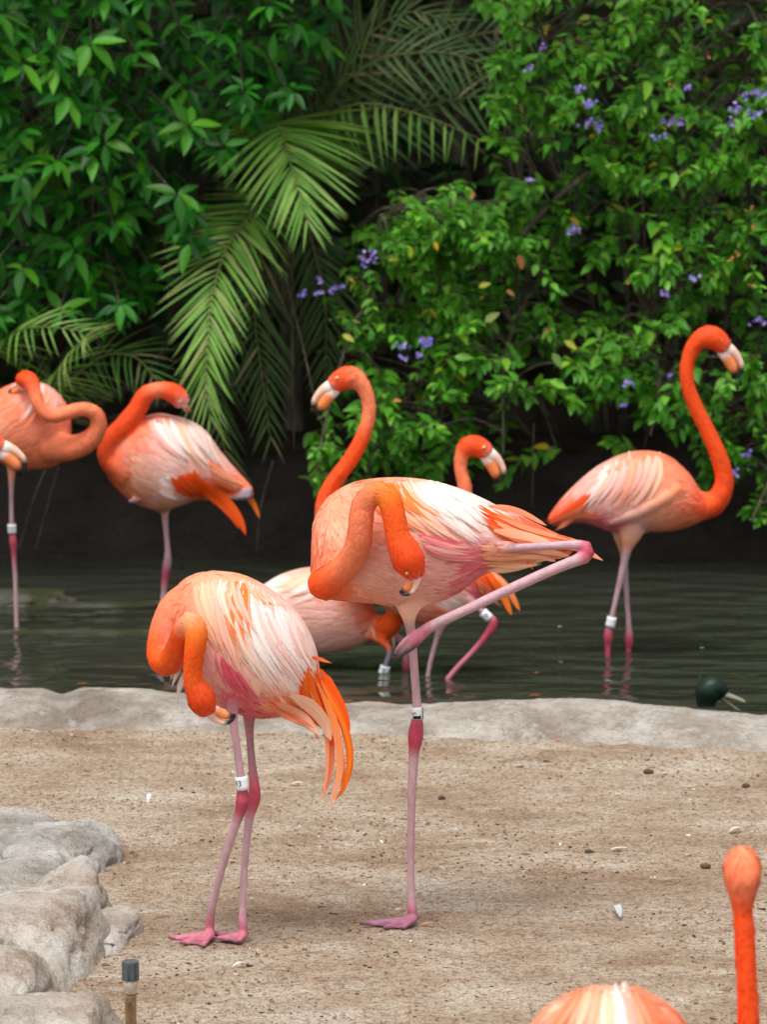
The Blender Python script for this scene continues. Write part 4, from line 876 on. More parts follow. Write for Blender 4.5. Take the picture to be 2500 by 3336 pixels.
# --- bird with its neck coiled, mostly beyond the picture's edge
wD = grd(54, 2043, WATER); YD = wD[1]
flamingo('salmon flamingo with its neck coiled in a round loop, standing on one banded leg', YD, (wD[0], YD, -.42),
  pairs=[(230, 1352, 226, 1448, 36), (206, 1302, 205, 1498, 78), (160, 1260, 165, 1520, 108), (100, 1242, 100, 1528, 120), (30, 1255, 40, 1520, 120), (-50, 1300, -30, 1490, 100), (-130, 1360, -100, 1460, 60), (-190, 1410, -170, 1450, 20)],
  tubes=[[(160, 1452, -.05, 55, 'S'), (235, 1458, -.07, 42, 'S'), (296, 1430, -.085, 34, 'S'), (321, 1385, -.095, 28, 'S'), (308, 1346, -.105, 25, 'S'), (268, 1333, -.115, 24, 'S'), (215, 1345, -.125, 24, 'S'), (165, 1355, -.13, 24, 'S'), (128, 1325, -.13, 23, 'S'), (112, 1280, -.125, 23, 'S'), (98, 1243, -.11, 28, 'R'), (78, 1235, -.085, 28, 'R'), (70, 1250, -.07, 22, 'R')],
         [(45, 1480, 0, 40, 'M'), (37, 1530, 0, 16, 'M'), (36, 1600, 0, 9, 'leg'), (37, 1710, 0, 9, 'leg'), (40, 1745, 0, 12, 'joint'), (42, 1770, 0, 14, 'joint'), (44, 1800, 0, 10, 'joint'), (48, 1880, 0, 8.5, 'leg'), (54, 2043, 0, 8.5, 'leg'), (60, 2300, 0, 8, 'leg')]],
  paint=[(210, 1330, 'S'), (190, 1440, 'S'), (160, 1500, 'S'), (180, 1290, 'P'), (140, 1280, 'P'), (110, 1350, 'S'), (60, 1300, 'S'), (60, 1420, 'S'), (10, 1350, 'M'), (0, 1280, 'O'), (80, 1500, 'S'), (-60, 1400, 'P'), (-150, 1410, 'O')],
  flow=[(180, 1400, -1, .6, 45, 16), (80, 1350, -1, .8, 60, 18), (-60, 1400, -1, .5, 70, 18)], nf=2000, fsize=.8, seed=53,
  fans=[('scapular_feather', [(190, 1290), (130, 1255)], [(150, 1370), (60, 1380)], 7, 28, ['P', 'M', 'W'], .05, .003), ('tail_plume', [(-60, 1380), (-60, 1440)], [(-240, 1460), (-220, 1480)], 5, 24, ['O', 'R'], .04, .003)],
  bills=[(72, 1252, 170, 50, -1, -.07, .01)],
  bands=[dict(p=(38, 1722), a=(37, 1690), yo=0, r=14, h=30, t='55', ang=-.1, size=19)])

# --- the one of whom only the head leans into the picture
YE = 10.35
flamingo('flamingo leaning in with only its white, orange and black bill showing before the banded leg', YE, (at(-330, 1900, YE)[0], YE, -.42),
  pairs=[(-235, 1560, -230, 1640, 35), (-280, 1500, -275, 1690, 85), (-340, 1470, -340, 1720, 118), (-430, 1470, -430, 1730, 125), (-520, 1500, -510, 1710, 105), (-600, 1560, -590, 1670, 60), (-660, 1610, -655, 1650, 20)],
  tubes=[[(-290, 1620, 0, 60, 'S'), (-220, 1650, 0, 40, 'R'), (-165, 1610, 0, 30, 'R'), (-165, 1530, 0, 27, 'R'), (-140, 1460, 0, 28, 'R'), (-85, 1425, 0, 38, 'R'), (-40, 1435, 0, 38, 'R'), (-5, 1452, 0, 30, 'R'), (10, 1460, 0, 24, 'wb')],
         [(-400, 1680, -.03, 50, 'P'), (-400, 1760, -.03, 14, 'leg'), (-400, 1950, -.03, 10, 'leg'), (-400, 2010, -.03, 16, 'joint'), (-400, 2090, -.03, 10, 'leg'), (-398, 2420, -.03, 10, 'leg')],
         [(-430, 1680, .03, 50, 'P'), (-430, 1760, .03, 14, 'leg'), (-432, 1950, .03, 10, 'leg'), (-434, 2010, .03, 16, 'joint'), (-436, 2090, .03, 10, 'leg'), (-438, 2420, .03, 10, 'leg')]],
  paint=[(-260, 1600, 'S'), (-380, 1550, 'P'), (-480, 1600, 'W'), (-600, 1620, 'O')], flow=[(-300, 1580, -1, .4, 55, 20), (-500, 1600, -1, .5, 80, 20)], nf=500, seed=59,
  bills=[(6, 1456, 18, 98, 1, 0, 0)], eyes=[(-30, 1428, 5.5, -.03)])

# --- bird behind the one-legged one, facing the palms
wF = grd(1440, 2198, WATER); YF = wF[1]
flamingo('flamingo wading behind the one-legged bird, upright neck and bill facing the palms', YF, (wF[0], YF, -.42),
  pairs=[(1045, 1665, 1062, 1740, 30), (1090, 1642, 1092, 1830, 78), (1180, 1625, 1170, 1915, 112), (1290, 1645, 1270, 1985, 122), (1400, 1685, 1370, 2030, 122), (1485, 1740, 1455, 2036, 105), (1550, 1800, 1525, 1985, 78), (1605, 1855, 1585, 1945, 48), (1650, 1895, 1640, 1935, 20)],
  tubes=[[(1120, 1740, 0, 60, 'S'), (1070, 1700, 0, 44, 'S'), (1060, 1630, 0, 30, 'R'), (1090, 1567, 0, 28, 'R'), (1138, 1503, 0, 27, 'R'), (1178, 1432, 0, 26, 'R'), (1201, 1360, 0, 24, 'S'), (1199, 1300, 0, 24, 'S'), (1178, 1252, 0, 28, 'S'), (1148, 1228, 0, 36, 'S'), (1118, 1235, 0, 38, 'R'), (1092, 1250, 0, 30, 'R'), (1078, 1260, 0, 23, 'wb')],
         [(1440, 1990, -.02, 46, 'P'), (1430, 2055, -.02, 14, 'leg'), (1412, 2120, -.02, 9, 'leg'), (1395, 2205, -.02, 9, 'leg'), (1375, 2420, -.02, 9, 'leg')],
         [(1480, 1920, -.05, 40, 'P'), (1549, 1972, -.05, 12, 'leg'), (1585, 2004, -.05, 10, 'leg'), (1606, 2020, -.05, 17, 'joint'), (1604, 2045, -.05, 17, 'joint'), (1575, 2085, -.05, 12, 'joint'), (1530, 2135, -.05, 10.5, 'foot'), (1476, 2192, -.05, 10, 'foot'), (1400, 2290, -.05, 10, 'foot')]],
  paint=[(1060, 1700, 'S'), (1130, 1680, 'S'), (1300, 1750, 'P'), (1300, 1900, 'M'), (1390, 1985, 'O'), (1440, 1960, 'W'), (1480, 2000, 'P'), (1430, 2030, 'P'), (1540, 1920, 'K'), (1560, 1860, 'R'), (1600, 1880, 'O'), (1640, 1910, 'O')],
  flow=[(1150, 1750, 1, .4, 55, 18), (1400, 1900, 1, .5, 70, 20), (1560, 1900, 1, .8, 70, 20)], nf=900, seed=61,
  fans=[('tail_covert', [(1540, 1840), (1560, 1900)], [(1640, 1960), (1610, 1950)], 5, 26, ['O', 'M'], -.04, .003)],
  plumes=[('tail_plume', [(1590, 1850), (1650, 1910), (1695, 1990)], 24, 'M', 'T', .006), ('tail_plume', [(1580, 1860), (1630, 1920), (1668, 2004)], 28, 'O', 'T', .009)],
  bills=[(1080, 1258, 150, 92, -1, 0, 0)], eyes=[(1098, 1232, 5.5, -.026)],
  bands=[dict(p=(1585, 2004), a=(1560, 1982), yo=-.05, r=15.5, h=34, t='8', ang=.1, size=20)])

# --- stooping bird with body between the two preening ones, head up beyond
wG = grd(1250, 2222, WATER); YG = wG[1] + .22
flamingo('pale pink flamingo stooping low between the two preening birds, head raised behind them', YG, (at(1150, 2000, YG)[0], YG, -.42),
  pairs=[(1228, 2005, 1238, 2066, 28), (1200, 1945, 1190, 2094, 64), (1150, 1872, 1132, 2113, 100), (1070, 1848, 1050, 2128, 118), (990, 1852, 980, 2132, 118), (910, 1876, 910, 2118, 98), (840, 1920, 850, 2080, 64), (780, 1960, 790, 2040, 30), (720, 2000, 725, 2030, 10)],
  tubes=[[(1160, 2025, 0, 62, 'S'), (1215, 2046, 0, 46, 'O'), (1268, 2036, -.03, 38, 'O'), (1290, 1998, -.03, 30, 'O'), (1279, 1945, 0, 26, 'O'), (1310, 1860, 0, 25, 'S'), (1390, 1780, .02, 25, 'S'), (1470, 1700, .02, 25, 'S'), (1512, 1630, .02, 25, 'S'), (1514, 1580, .02, 24, 'S'), (1502, 1530, .02, 22, 'S'), (1506, 1483, .02, 25, 'S'), (1526, 1452, .02, 32, 'R'), (1554, 1454, .02, 36, 'R'), (1580, 1468, .02, 31, 'R'), (1594, 1480, .02, 24, 'wb')],
         [(1190, 2050, -.02, 26, 'S'), (1240, 2085, -.045, 15, 'O'), (1266, 2108, -.06, 11, 'O'), (1270, 2125, -.065, 10, 'grey'), (1256, 2170, -.065, 9, 'grey'), (1245, 2210, -.065, 14, 'joint'), (1243, 2232, -.065, 13, 'joint'), (1242, 2420, -.065, 9, 'leg')],
         [(1210, 2050, .02, 26, 'S'), (1300, 2080, .0, 13, 'leg'), (1318, 2100, .0, 11, 'leg'), (1322, 2130, .0, 11, 'leg'), (1323, 2172, .0, 15, 'joint'), (1323, 2200, .0, 13, 'joint'), (1326, 2420, .0, 9, 'leg')]],
  paint=[(1240, 2030, 'O'), (1200, 2000, 'S'), (1150, 1930, 'S'), (1180, 2060, 'P'), (1100, 2000, 'P'), (1080, 2090, 'P'), (1020, 1880, 'P'), (940, 1890, 'W'), (1000, 1960, 'P'), (1010, 1900, 'C'), (880, 1930, 'W'), (800, 2000, 'P'), (1060, 1880, 'M')],
  flow=[(1200, 2000, -1, .1, 50, 18), (1050, 1950, -1, -.1, 80, 22), (1050, 2080, -1, .2, 60, 20), (880, 1980, -1, .3, 80, 20)], nf=2000, fsize=.8, seed=67,
  fans=[('scapular_feather', [(1110, 1880), (1010, 1860)], [(950, 1960), (880, 1920)], 7, 30, ['P', 'W', 'C'], .03, .003), ('flank_feather', [(1210, 2040), (1280, 2050)], [(1225, 2096), (1285, 2106)], 6, 20, ['M', 'T', 'C'], .02, .02)],
  bills=[(1594, 1477, 38, 90, 1, .02, 0)], eyes=[(1578, 1458, 5.5, -.005)],
  bands=[dict(p=(1252, 2184), a=(1262, 2150), yo=-.065, r=17, h=32, t='9', ang=-.15, size=24)])

# --- out-of-focus bird close by, seen from behind
YL = 4.72
pL = at(2000, 3400, YL)
flamingo('out of focus flamingo seen from behind, only back, neck and orange head showing', YL, (pL[0], YL, -.62),
  pairs=[], trunk=[(1985, 3590, -.20, 60, 60), (1984, 3500, -.15, 160, 170), (1982, 3455, -.07, 230, 262), (1984, 3455, .02, 248, 292), (1990, 3475, .10, 225, 262), (2010, 3520, .18, 150, 180), (2030, 3560, .22, 60, 60)],
  tubes=[[(2180, 3560, .05, 95, 'S'), (2330, 3560, .10, 70, 'R'), (2420, 3490, .12, 52, 'R'), (2438, 3380, .12, 44, 'R'), (2436, 3220, .12, 40, 'R'), (2430, 3080, .12, 39, 'R'), (2423, 2985, .12, 38, 'R'), (2420, 2940, .12, 42, 'R'), (2420, 2890, .12, 60, 'S'), (2420, 2838, .12, 67, 'S'), (2420, 2795, .13, 58, 'S'), (2420, 2772, .14, 38, 'R')],
         [(1930, 3640, 0, 110, 'P'), (1930, 3800, 0, 45, 'leg'), (1930, 4200, 0, 24, 'leg'), (1930, 4400, 0, 24, 'leg'), (1930, 4460, 0, 40, 'joint'), (1930, 4540, 0, 24, 'leg'), (1930, 5500, 0, 22, 'leg')],
         [(2060, 3640, 0, 110, 'P'), (2060, 3800, 0, 45, 'leg'), (2060, 4200, 0, 24, 'leg'), (2060, 4400, 0, 24, 'leg'), (2060, 4460, 0, 40, 'joint'), (2060, 4540, 0, 24, 'leg'), (2060, 5500, 0, 22, 'leg')]],
  paint=[(1760, 3330, 'M'), (1830, 3260, 'C'), (1870, 3300, 'S'), (1930, 3260, 'C'), (1990, 3300, 'W'), (2010, 3250, 'P'), (2080, 3300, 'M'), (2120, 3260, 'S'), (2200, 3320, 'S'), (2000, 3360, 'W'), (2080, 3360, 'W'), (1900, 3230, 'S'), (2050, 3225, 'S'), (1850, 3360, 'S'), (2000, 3500, 'W')],
  flow=[(1850, 3300, -.1, 1, 120, 50), (2000, 3300, .05, 1, 130, 55), (2150, 3300, .2, 1, 120, 50)], nf=1200, fsize=.6, seed=71, voxel=.006,
  fans=[('scapular_feather', [(1880, 3225), (1985, 3212), (2100, 3228)], [(1740, 3420), (1985, 3440), (2250, 3420)], 22, 46, ['S', 'M', 'C', 'S', 'C', 'W', 'P', 'M', 'S', 'S'], .0, .003)],
  bills=[(2425, 2838, 85, 58, 1, .17, .06)])

# --- mallard
YM = 9.42
def duck():
    root = at(2290, 2380, YM); root[2] = WATER
    rt = empty('duck', root); tag(rt, 'dark green headed drake swimming behind the rim with its bill open', 'duck')
    k = mpp(YM); V = []; F = []; nv = 0; cs = []
    def add(A, sc=1.0):
        nonlocal nv
        A = catmull(np.array([np.concatenate([at(s[0], s[1], YM + s[2]), [s[3] * k], lin(s[4])]) for s in A]), 40)
        v, f = tube(A[:, :3], A[:, 3], 18, A[:, 3] * sc); V.append(v); F.extend([tuple(i + nv for i in q) for q in f]); nv += len(v); cs.append(A)
    add([(2325, 2420, 0, 40, '4a2c22'), (2300, 2425, .03, 75, '4a2c22'), (2220, 2435, .10, 100, '8c8984'), (2110, 2435, .18, 105, '9a9791'), (2010, 2430, .26, 80, '77736d'), (1950, 2415, .31, 30, '1c1b1d')], .8)
    add([(2290, 2400, .02, 50, '4a2c22'), (2300, 2345, .0, 34, '4a2c22'), (2303, 2322, 0, 31, 'e8e6e0'), (2304, 2308, 0, 31, '0c1613'), (2303, 2285, 0, 34, '0c1613'), (2310, 2256, 0, 44, '10261c'), (2325, 2242, 0, 42, '10291e'), (2345, 2250, 0, 34, '0c1613'), (2362, 2264, 0, 22, '0e1613')])
    src = obj('tmp', new_mesh('tmp', np.concatenate(V), F)); md = src.modifiers.new('r', 'REMESH'); md.mode = 'VOXEL'; md.voxel_size = .004
    me = bpy.data.meshes.new_from_object(src.evaluated_get(bpy.context.evaluated_depsgraph_get())); bpy.data.objects.remove(src)
    P = np.array([v.co[:] for v in me.vertices]); A = np.concatenate(cs)
    d = np.linalg.norm(P[:, None] - A[None, :, :3], axis=2) / A[None, :, 3]; wt = np.exp(-12 * (d - d.min(1)[:, None])); wt /= wt.sum(1)[:, None]
    c4 = np.ones((len(P), 4), np.float32); c4[:, :3] = wt @ A[:, 4:7]
    me.vertices.foreach_set('co', (P - root).astype(np.float32).ravel())
    a = me.color_attributes.new('Col', 'FLOAT_COLOR', 'POINT'); a.data.foreach_set('color', c4.ravel()); me.polygons.foreach_set('use_smooth', [True] * len(me.polygons))
    m2 = M['plumage'].copy(); m2.name = 'drake_plumage'; b2 = m2.node_tree.nodes['Principled BSDF']; b2.inputs['Roughness'].default_value = .4; b2.inputs['Sheen Weight'].default_value = .05
    obj('body', me, m2, rt)
    for name, pts, c in (('upper_bill', [(2355, 2262, 0, 17), (2375, 2268, 0, 14), (2400, 2276, 0, 11), (2422, 2285, 0, 9), (2431, 2290, 0, 4)], '8b8570'), ('lower_bill', [(2352, 2272, 0, 13), (2372, 2288, 0, 9), (2396, 2306, 0, 7), (2412, 2316, 0, 4)], '7b7364')):
        A = catmull(np.array([np.concatenate([at(p[0], p[1], YM), [p[3] * k]]) for p in pts]), 16)
        v, f = tube(A[:, :3], A[:, 3] * .8, 12, A[:, 3] * 1.25); mb = MB(); mb.add(v, f, lin(c)); obj(name, mb.mesh(name, root), M['horn'], rt)
    bm = bmesh.new(); bmesh.ops.create_uvsphere(bm, u_segments=12, v_segments=8, radius=5 * k); v = np.array([q.co[:] for q in bm.verts]); f = [tuple(q.index for q in p.verts) for p in bm.faces]; bm.free()
    o = obj('eye', new_mesh('eye', v, f, np.repeat(lin('0a0a0a')[None], len(v), 0)), M['plastic'], rt); o.location = tuple(at(2340, 2243, YM - .024) - root)
duck()
# ------------------------------------------------------------------ planting behind the pond
def leaf_template(rows, width, fold, droop, wprof, tipsharp=1.0, curl=0.0):
    t = np.linspace(0, 1, rows); w_ = width * wprof(t) / 2; V = []
    for i in range(rows):
        z = -droop * t[i] ** 2
        for k in (-1, 0, 1): V.append((t[i], k * w_[i], z + abs(k) * (fold * w_[i]) + curl * math.sin(t[i] * 9 + k) * w_[i] * .3))
    F = [(i * 3 + k, i * 3 + k + 1, i * 3 + k + 4, i * 3 + k + 3) for i in range(rows - 1) for k in (0, 1)]
    return np.array(V), F
ell = lambda t: np.clip(np.sin(np.clip(t, 0, 1) ** .8 * math.pi), .015, 1) ** .95
lan = lambda t: np.clip(np.minimum(1, (t / .12 + .25)) * (1 - t ** 1.8), .015, 1)
T_BROAD = [leaf_template(7, .36, .35, d, ell, curl=.2) for d in (.05, .16, .28)]
T_SHRUB = [leaf_template(5, .50, .4, d, ell, curl=.3) for d in (.04, .15, .3)]
T_PALM = [leaf_template(6, .066, .8, d, lan) for d in (.04, .12, .24)]

def frames(D, U):
    X_ = D / np.linalg.norm(D, axis=1)[:, None]; Z_ = U - X_ * (U * X_).sum(1)[:, None]; Z_ /= np.linalg.norm(Z_, axis=1)[:, None] + 1e-9
    return np.stack([X_, np.cross(Z_, X_), Z_], 2)           # columns
class Leaves:
    def __init__(s): s.p = []; s.d = []; s.u = []; s.L = []; s.c = []; s.k = []
    def add(s, p, d, u, L, c, k): s.p.append(p); s.d.append(d); s.u.append(u); s.L.append(L); s.c.append(c); s.k.append(k)
    def arrays(s): return np.array(s.p), frames(np.array(s.d), np.array(s.u)), np.array(s.L), np.array(s.c), np.array(s.k)
def emit_leaves(lv, templates, mat_, parent, off, npart, name='leaf', stuff='foliage', ncol=6):
    """the leaves that show largest as objects sharing mesh data, the rest as one mesh"""
    p, Fm, L, c, k = lv.arrays(); off = np.asarray(off)
    uv = proj(p); vis = (uv[:, 0] > -20) & (uv[:, 0] < 2520) & (uv[:, 1] > -20) & (uv[:, 1] < 1800)
    score = np.where(vis, L / p[:, 1] ** 4, 0); order = np.argsort(-score); part = np.zeros(len(p), bool); part[order[:npart]] = True
    if npart:
        cb = c[part]; q = np.argsort(cb.sum(1)); groups = np.array_split(q, ncol); idx = np.where(part)[0]; lib = {}
        for g, gi in enumerate(groups):
            if not len(gi): continue
            mean = cb[gi].mean(0)
            for j in gi:
                i = idx[j]; key = (g, int(k[i]))
                if key not in lib:
                    v, f = templates[k[i]]; cc = np.repeat(mean[None], len(v), 0); cc[1::3] *= 1.18
                    lib[key] = new_mesh(name, v, f, cc); lib[key].materials.append(mat_)
                o = bpy.data.objects.new(name, lib[key]); COL.objects.link(o); o.parent = parent
                mm = Matrix.Identity(4)
                for a in range(3):
                    for b_ in range(3): mm[a][b_] = Fm[i, a, b_] * L[i]
                    mm[a][3] = p[i, a] - off[a]
                o.matrix_local = mm
    rest = ~part
    if rest.any():
        mb = MB()
        for kk in range(len(templates)):
            s_ = np.where(rest & (k == kk))[0]
            if not len(s_): continue
            v, f = templates[kk]; VV = np.einsum('nij,vj->nvi', Fm[s_], v) * L[s_][:, None, None] + p[s_][:, None]
            cc = np.repeat(c[s_][:, None], len(v), 1).copy(); cc[:, 1::3] *= 1.18
            ff = (np.array(f)[None] + (np.arange(len(s_)) * len(v))[:, None, None]).reshape(-1, 4) + mb.n
            mb.v.append(VV.reshape(-1, 3)); mb.c.append(cc.reshape(-1, 3)); mb.f += ff.tolist(); mb.n += len(s_) * len(v)
        o = obj(stuff, mb.mesh(stuff, off), mat_, parent); o['kind'] = 'stuff'; return o
def unit(rs, n=3): v = rs.normal(size=n); return v / np.linalg.norm(v)

# --- glossy broad-leaved shrub, leaves in drooping whorls
rs = np.random.default_rng(101)
bcol = [lin(h) for h in ('2b6a12', '347816', '3f8818', '275f14', '2e7016', '4a941e')]
lv = Leaves(); base = at(250, 1650, 13.1); base[2] = .22
shrub = empty('broadleaf_shrub', base); tag(shrub, 'tall glossy shrub with drooping whorls of pointed leaves behind the coiled-neck bird', 'shrub')
stems = MB()
def left_edge(py): return np.interp(py, [-900, 0, 250, 380, 520, 700, 900, 1050, 1130], [1150, 1120, 1090, 900, 700, 640, 560, 430, 330])
def whorl(p, L0, nleaf, ax, cols, lvs, tpl=3):
    a = nrm(ax); b1 = nrm(np.cross(a, [.3, .2, 1.])); b2 = np.cross(a, b1); ph = rs.uniform(0, 6.28)
    for j in range(nleaf):
        an = ph + j * 2.399; rad = math.cos(an) * b1 + math.sin(an) * b2; el = rs.uniform(-.15, .55)
        d = rad + a * el + np.array([0, 0, -.45]); u = a + .45 * np.array([0, 0, 1]) + rs.normal(0, .12, 3)
        c = cols[rs.integers(len(cols))] * rs.uniform(.8, 1.2)
        lvs.add(p + a * (.012 * (j % 3)) + rad * .006, d, u, L0 * rs.uniform(.75, 1.15), c, rs.integers(3))
canes = []
for cx in (-500, -150, 100, 300, 520, 760, 980):
    q = [base + [rs.uniform(-.2, .2), rs.uniform(-.1, .2), 0]]
    for py, Yq in ((1150, 12.95), (650, 12.8), (150, 12.65), (-400, 12.6), (-800, 12.6)):
        q.append(at(cx + rs.uniform(-60, 60), py, Yq + rs.uniform(-.1, .1)))
    A = catmull(np.array(q), 40); canes.append(A); v, f = tube(A, np.linspace(.014, .005, 40), 8); stems.add(v, f, (1, 1, 1))
CA = np.concatenate(canes)
def place_whorls(x0, x1, y0, y1, step, Ya, Yb, Lm, nl):
    y = y0
    while y < y1:
        x = x0 + rs.uniform(0, step)
        while x < x1:
            px, py = x + rs.normal(0, step * .28), y + rs.normal(0, step * .3); x += step
            if px > left_edge(py) + rs.normal(0, 25) or py > 1085: continue
            p = at(px, py, rs.uniform(Ya, Yb)); ax = np.array([rs.normal(0, .5), -.75 + rs.normal(0, .3), .8 + rs.normal(0, .3)])
            whorl(p, Lm * rs.uniform(.8, 1.15), rs.integers(nl[0], nl[1] + 1), ax, bcol, lv)
            j = np.linalg.norm(CA - p, axis=1).argmin(); m_ = (CA[j] + p) / 2 + [0, 0, .04]
            A = catmull(np.array([CA[j], m_, p]), 7); v, f = tube(A, np.linspace(.004, .002, 7), 5, cap=False); stems.add(v, f, (1, 1, 1))
            if rs.random() < .5:      # a few leaves down the twig
                for t in (.35, .6, .8):
                    pp_ = A[int(t * 6)]; whorl(pp_, Lm * .9, 2, ax + rs.normal(0, .3, 3), bcol, lv)
        y += step * .85
place_whorls(-350, 1200, -350, 1130, 122, 11.9, 12.3, .088, (6, 10))
place_whorls(-350, 1200, -350, 1130, 140, 12.35, 12.75, .092, (6, 9))
place_whorls(-900, 1250, -900, 1130, 200, 12.8, 13.3, .12, (6, 8))
emit_leaves(lv, T_BROAD, M['leaf'], shrub, base, 300)
obj('stems', stems.mesh('stems', base), M['bark'], shrub)

# --- flowering shrub with lilac sprays
rs = np.random.default_rng(202)
dcol = [lin(h) for h in ('4f9120', '5ca028', '6aac30', '42821e', '4e8f28', '78b63a')]
ycol = [lin(h) for h in ('8fae2c', 'c9b92b', '9aa83f')]
base2 = at(1950, 1640, 13.0); base2[2] = .22
sh2 = empty('flowering_shrub', base2); tag(sh2, 'arching light green shrub dotted with lilac flower sprays overhanging the pond', 'shrub')
lv = Leaves(); stems = MB()
def left_b(py): return np.interp(py, [-900, 0, 120, 300, 480, 600, 640, 740, 860, 1000, 1200, 1400, 1560], [1640, 1590, 1570, 1600, 1600, 1520, 1310, 1190, 1140, 1100, 1060, 1010, 985])
def low_b(px): return np.interp(px, [980, 1100, 1270, 1350, 1500, 1640, 1720, 1850, 2000, 2200, 2330, 2420, 2520, 2900], [1560, 1585, 1600, 1560, 1590, 1540, 1400, 1490, 1430, 1440, 1620, 1720, 1730, 1720])
def hole(px, py):
    for hx, hy, rx, ry in ((1960, 880, 150, 110), (1720, 1330, 120, 100), (1700, 1060, 110, 160), (1850, 1440, 160, 60), (2080, 1330, 70, 80), (1900, 20, 120, 60), (1330, 1300, 60, 60), (1750, 470, 130, 110), (2250, 1120, 110, 60), (1460, 1420, 80, 60), (2080, 640, 80, 50), (2330, 130, 80, 60), (1560, 1240, 60, 60)):
        if ((px - hx) / rx) ** 2 + ((py - hy) / ry) ** 2 < 1: return True
    return False
cane_px = [[(1980, 1620, 13.0), (1900, 1200, 12.8), (1650, 850, 12.5), (1420, 680, 12.3), (1240, 700, 12.1)], [(1900, 1620, 13.0), (1750, 1300, 12.7), (1480, 1080, 12.4), (1200, 1000, 12.2), (1080, 1300, 12.0), (1030, 1540, 11.9)],
           [(1930, 1630, 13.0), (1650, 1350, 12.7), (1400, 1250, 12.4), (1240, 1420, 12.2), (1180, 1600, 12.1)], [(2000, 1620, 13.0), (2050, 1100, 12.8), (1980, 500, 12.6), (1800, 150, 12.3), (1640, 60, 12.2)],
           [(2050, 1620, 13.0), (2200, 1000, 12.8), (2250, 400, 12.7), (2150, 0, 12.5), (2050, -400, 12.4)], [(2100, 1640, 13.0), (2350, 1100, 12.7), (2450, 500, 12.5), (2400, -100, 12.4), (2400, -600, 12.5)],
           [(2050, 1640, 13.0), (2300, 1250, 12.6), (2480, 1200, 12.3), (2520, 1500, 12.1), (2450, 1700, 12.0)], [(1950, 1600, 13.0), (1900, 1150, 12.7), (1750, 950, 12.4), (1650, 1150, 12.2), (1640, 1480, 12.0)],
           [(2000, 1600, 13.0), (2050, 1200, 12.6), (2100, 1000, 12.3), (2150, 1250, 12.1), (2120, 1420, 12.0)], [(2000, 1600, 13.0), (1900, 800, 12.8), (1750, 500, 12.5), (1620, 450, 12.3)]]
canes = []
for q in cane_px:
    A = catmull(np.array([at(*p) for p in q]), 44); canes.append(A); v, f = tube(A, np.linspace(.011, .003, 44), 8); stems.add(v, f, (1, 1, 1))
CA = np.concatenate(canes)
def shoot(p0, d, L, nlv, L0, yel=0.0):
    """leafy twig: opposite leaves, a tuft at the tip, bending under its weight"""
    n = 9; pts = [p0]; dd = nrm(d)
    for i in range(n - 1):
        dd = nrm(dd + np.array([0, 0, -.10]) + rs.normal(0, .05, 3)); pts.append(pts[-1] + dd * L / (n - 1))
    A = np.array(pts); v, f = tube(A, np.linspace(.0022, .001, n), 5, cap=False); stems.add(v, f, (1, 1, 1))
    for j in range(nlv):
        t = (j // 2 + .6) / (nlv / 2); ii_ = min(int(t * (n - 1)), n - 2); p = A[ii_]; tg = nrm(A[ii_ + 1] - A[ii_])
        b1 = nrm(np.cross(tg, [0, 0, 1.]) + 1e-6); b2 = np.cross(b1, tg); an = (0 if j % 2 else math.pi) + (math.pi / 2 if (j // 2) % 2 else 0) * .7 + rs.normal(0, .3)
        rad = math.cos(an) * b1 + math.sin(an) * b2
        dl = rad * 1.0 + tg * rs.uniform(.5, 1.1) + [0, 0, -.12]; u = np.array([0, -.55, 1.]) + tg * -.2 + rs.normal(0, .25, 3)
        c = (ycol[rs.integers(3)] if rs.random() < yel else dcol[rs.integers(6)]) * rs.uniform(.75, 1.2)
        lv.add(p, dl, u, L0 * rs.uniform(.7, 1.2) * (1 - .25 * t), c, rs.integers(3))
    whd = nrm(A[-1] - A[-2])
    for j in range(5):
        rad = unit(rs); dl = whd * 1.1 + rad; lv.add(A[-1], dl, np.array([0, -.5, 1.]) + rs.normal(0, .25, 3), L0 * rs.uniform(.55, .85), dcol[rs.integers(3) + 3 if rs.random() < .6 else 4] * rs.uniform(1., 1.25), rs.integers(3))
    return A[-1]
def place_shoots(n, Ya, Yb, x0=980, x1=2700, y0=-250, y1=1750, L0=.048, keep=.9):
    c = 0; tries = 0
    while c < n and tries < n * 30:
        tries += 1
        px, py = rs.uniform(x0, x1), rs.uniform(y0, y1)
        if px < left_b(py) + 25 or py > low_b(px) - 15: continue
        if hole(px, py) and rs.random() < keep: continue
        p = at(px, py, rs.uniform(Ya, Yb)); L = rs.uniform(.10, .22)
        d = np.array([rs.normal(-.25, .7), -1.0 + rs.normal(0, .3), rs.normal(.15, .55)]); d = nrm(d)
        p0 = p - d * L * .8
        shoot(p0, d, L, int(rs.integers(10, 17)), L0 * rs.uniform(.8, 1.2), .008 if rs.random() < .85 else .10); c += 1
        j = np.linalg.norm(CA - p0, axis=1).argmin(); A = catmull(np.array([CA[j], (CA[j] + p0) / 2 + [0, 0, .03], p0]), 7); v, f = tube(A, np.linspace(.004, .0022, 7), 5, cap=False); stems.add(v, f, (1, 1, 1))
place_shoots(330, 11.9, 12.3, L0=.058, keep=.97)
place_shoots(160, 12.3, 12.7, L0=.058, keep=.93)
place_shoots(90, 12.7, 13.1, L0=.058, keep=.8)
place_shoots(26, 11.9, 12.2, 1230, 1560, 640, 780, L0=.058, keep=0)
place_shoots(140, 12.2, 13.0, 1300, 3000, -1000, -200, L0=.06)
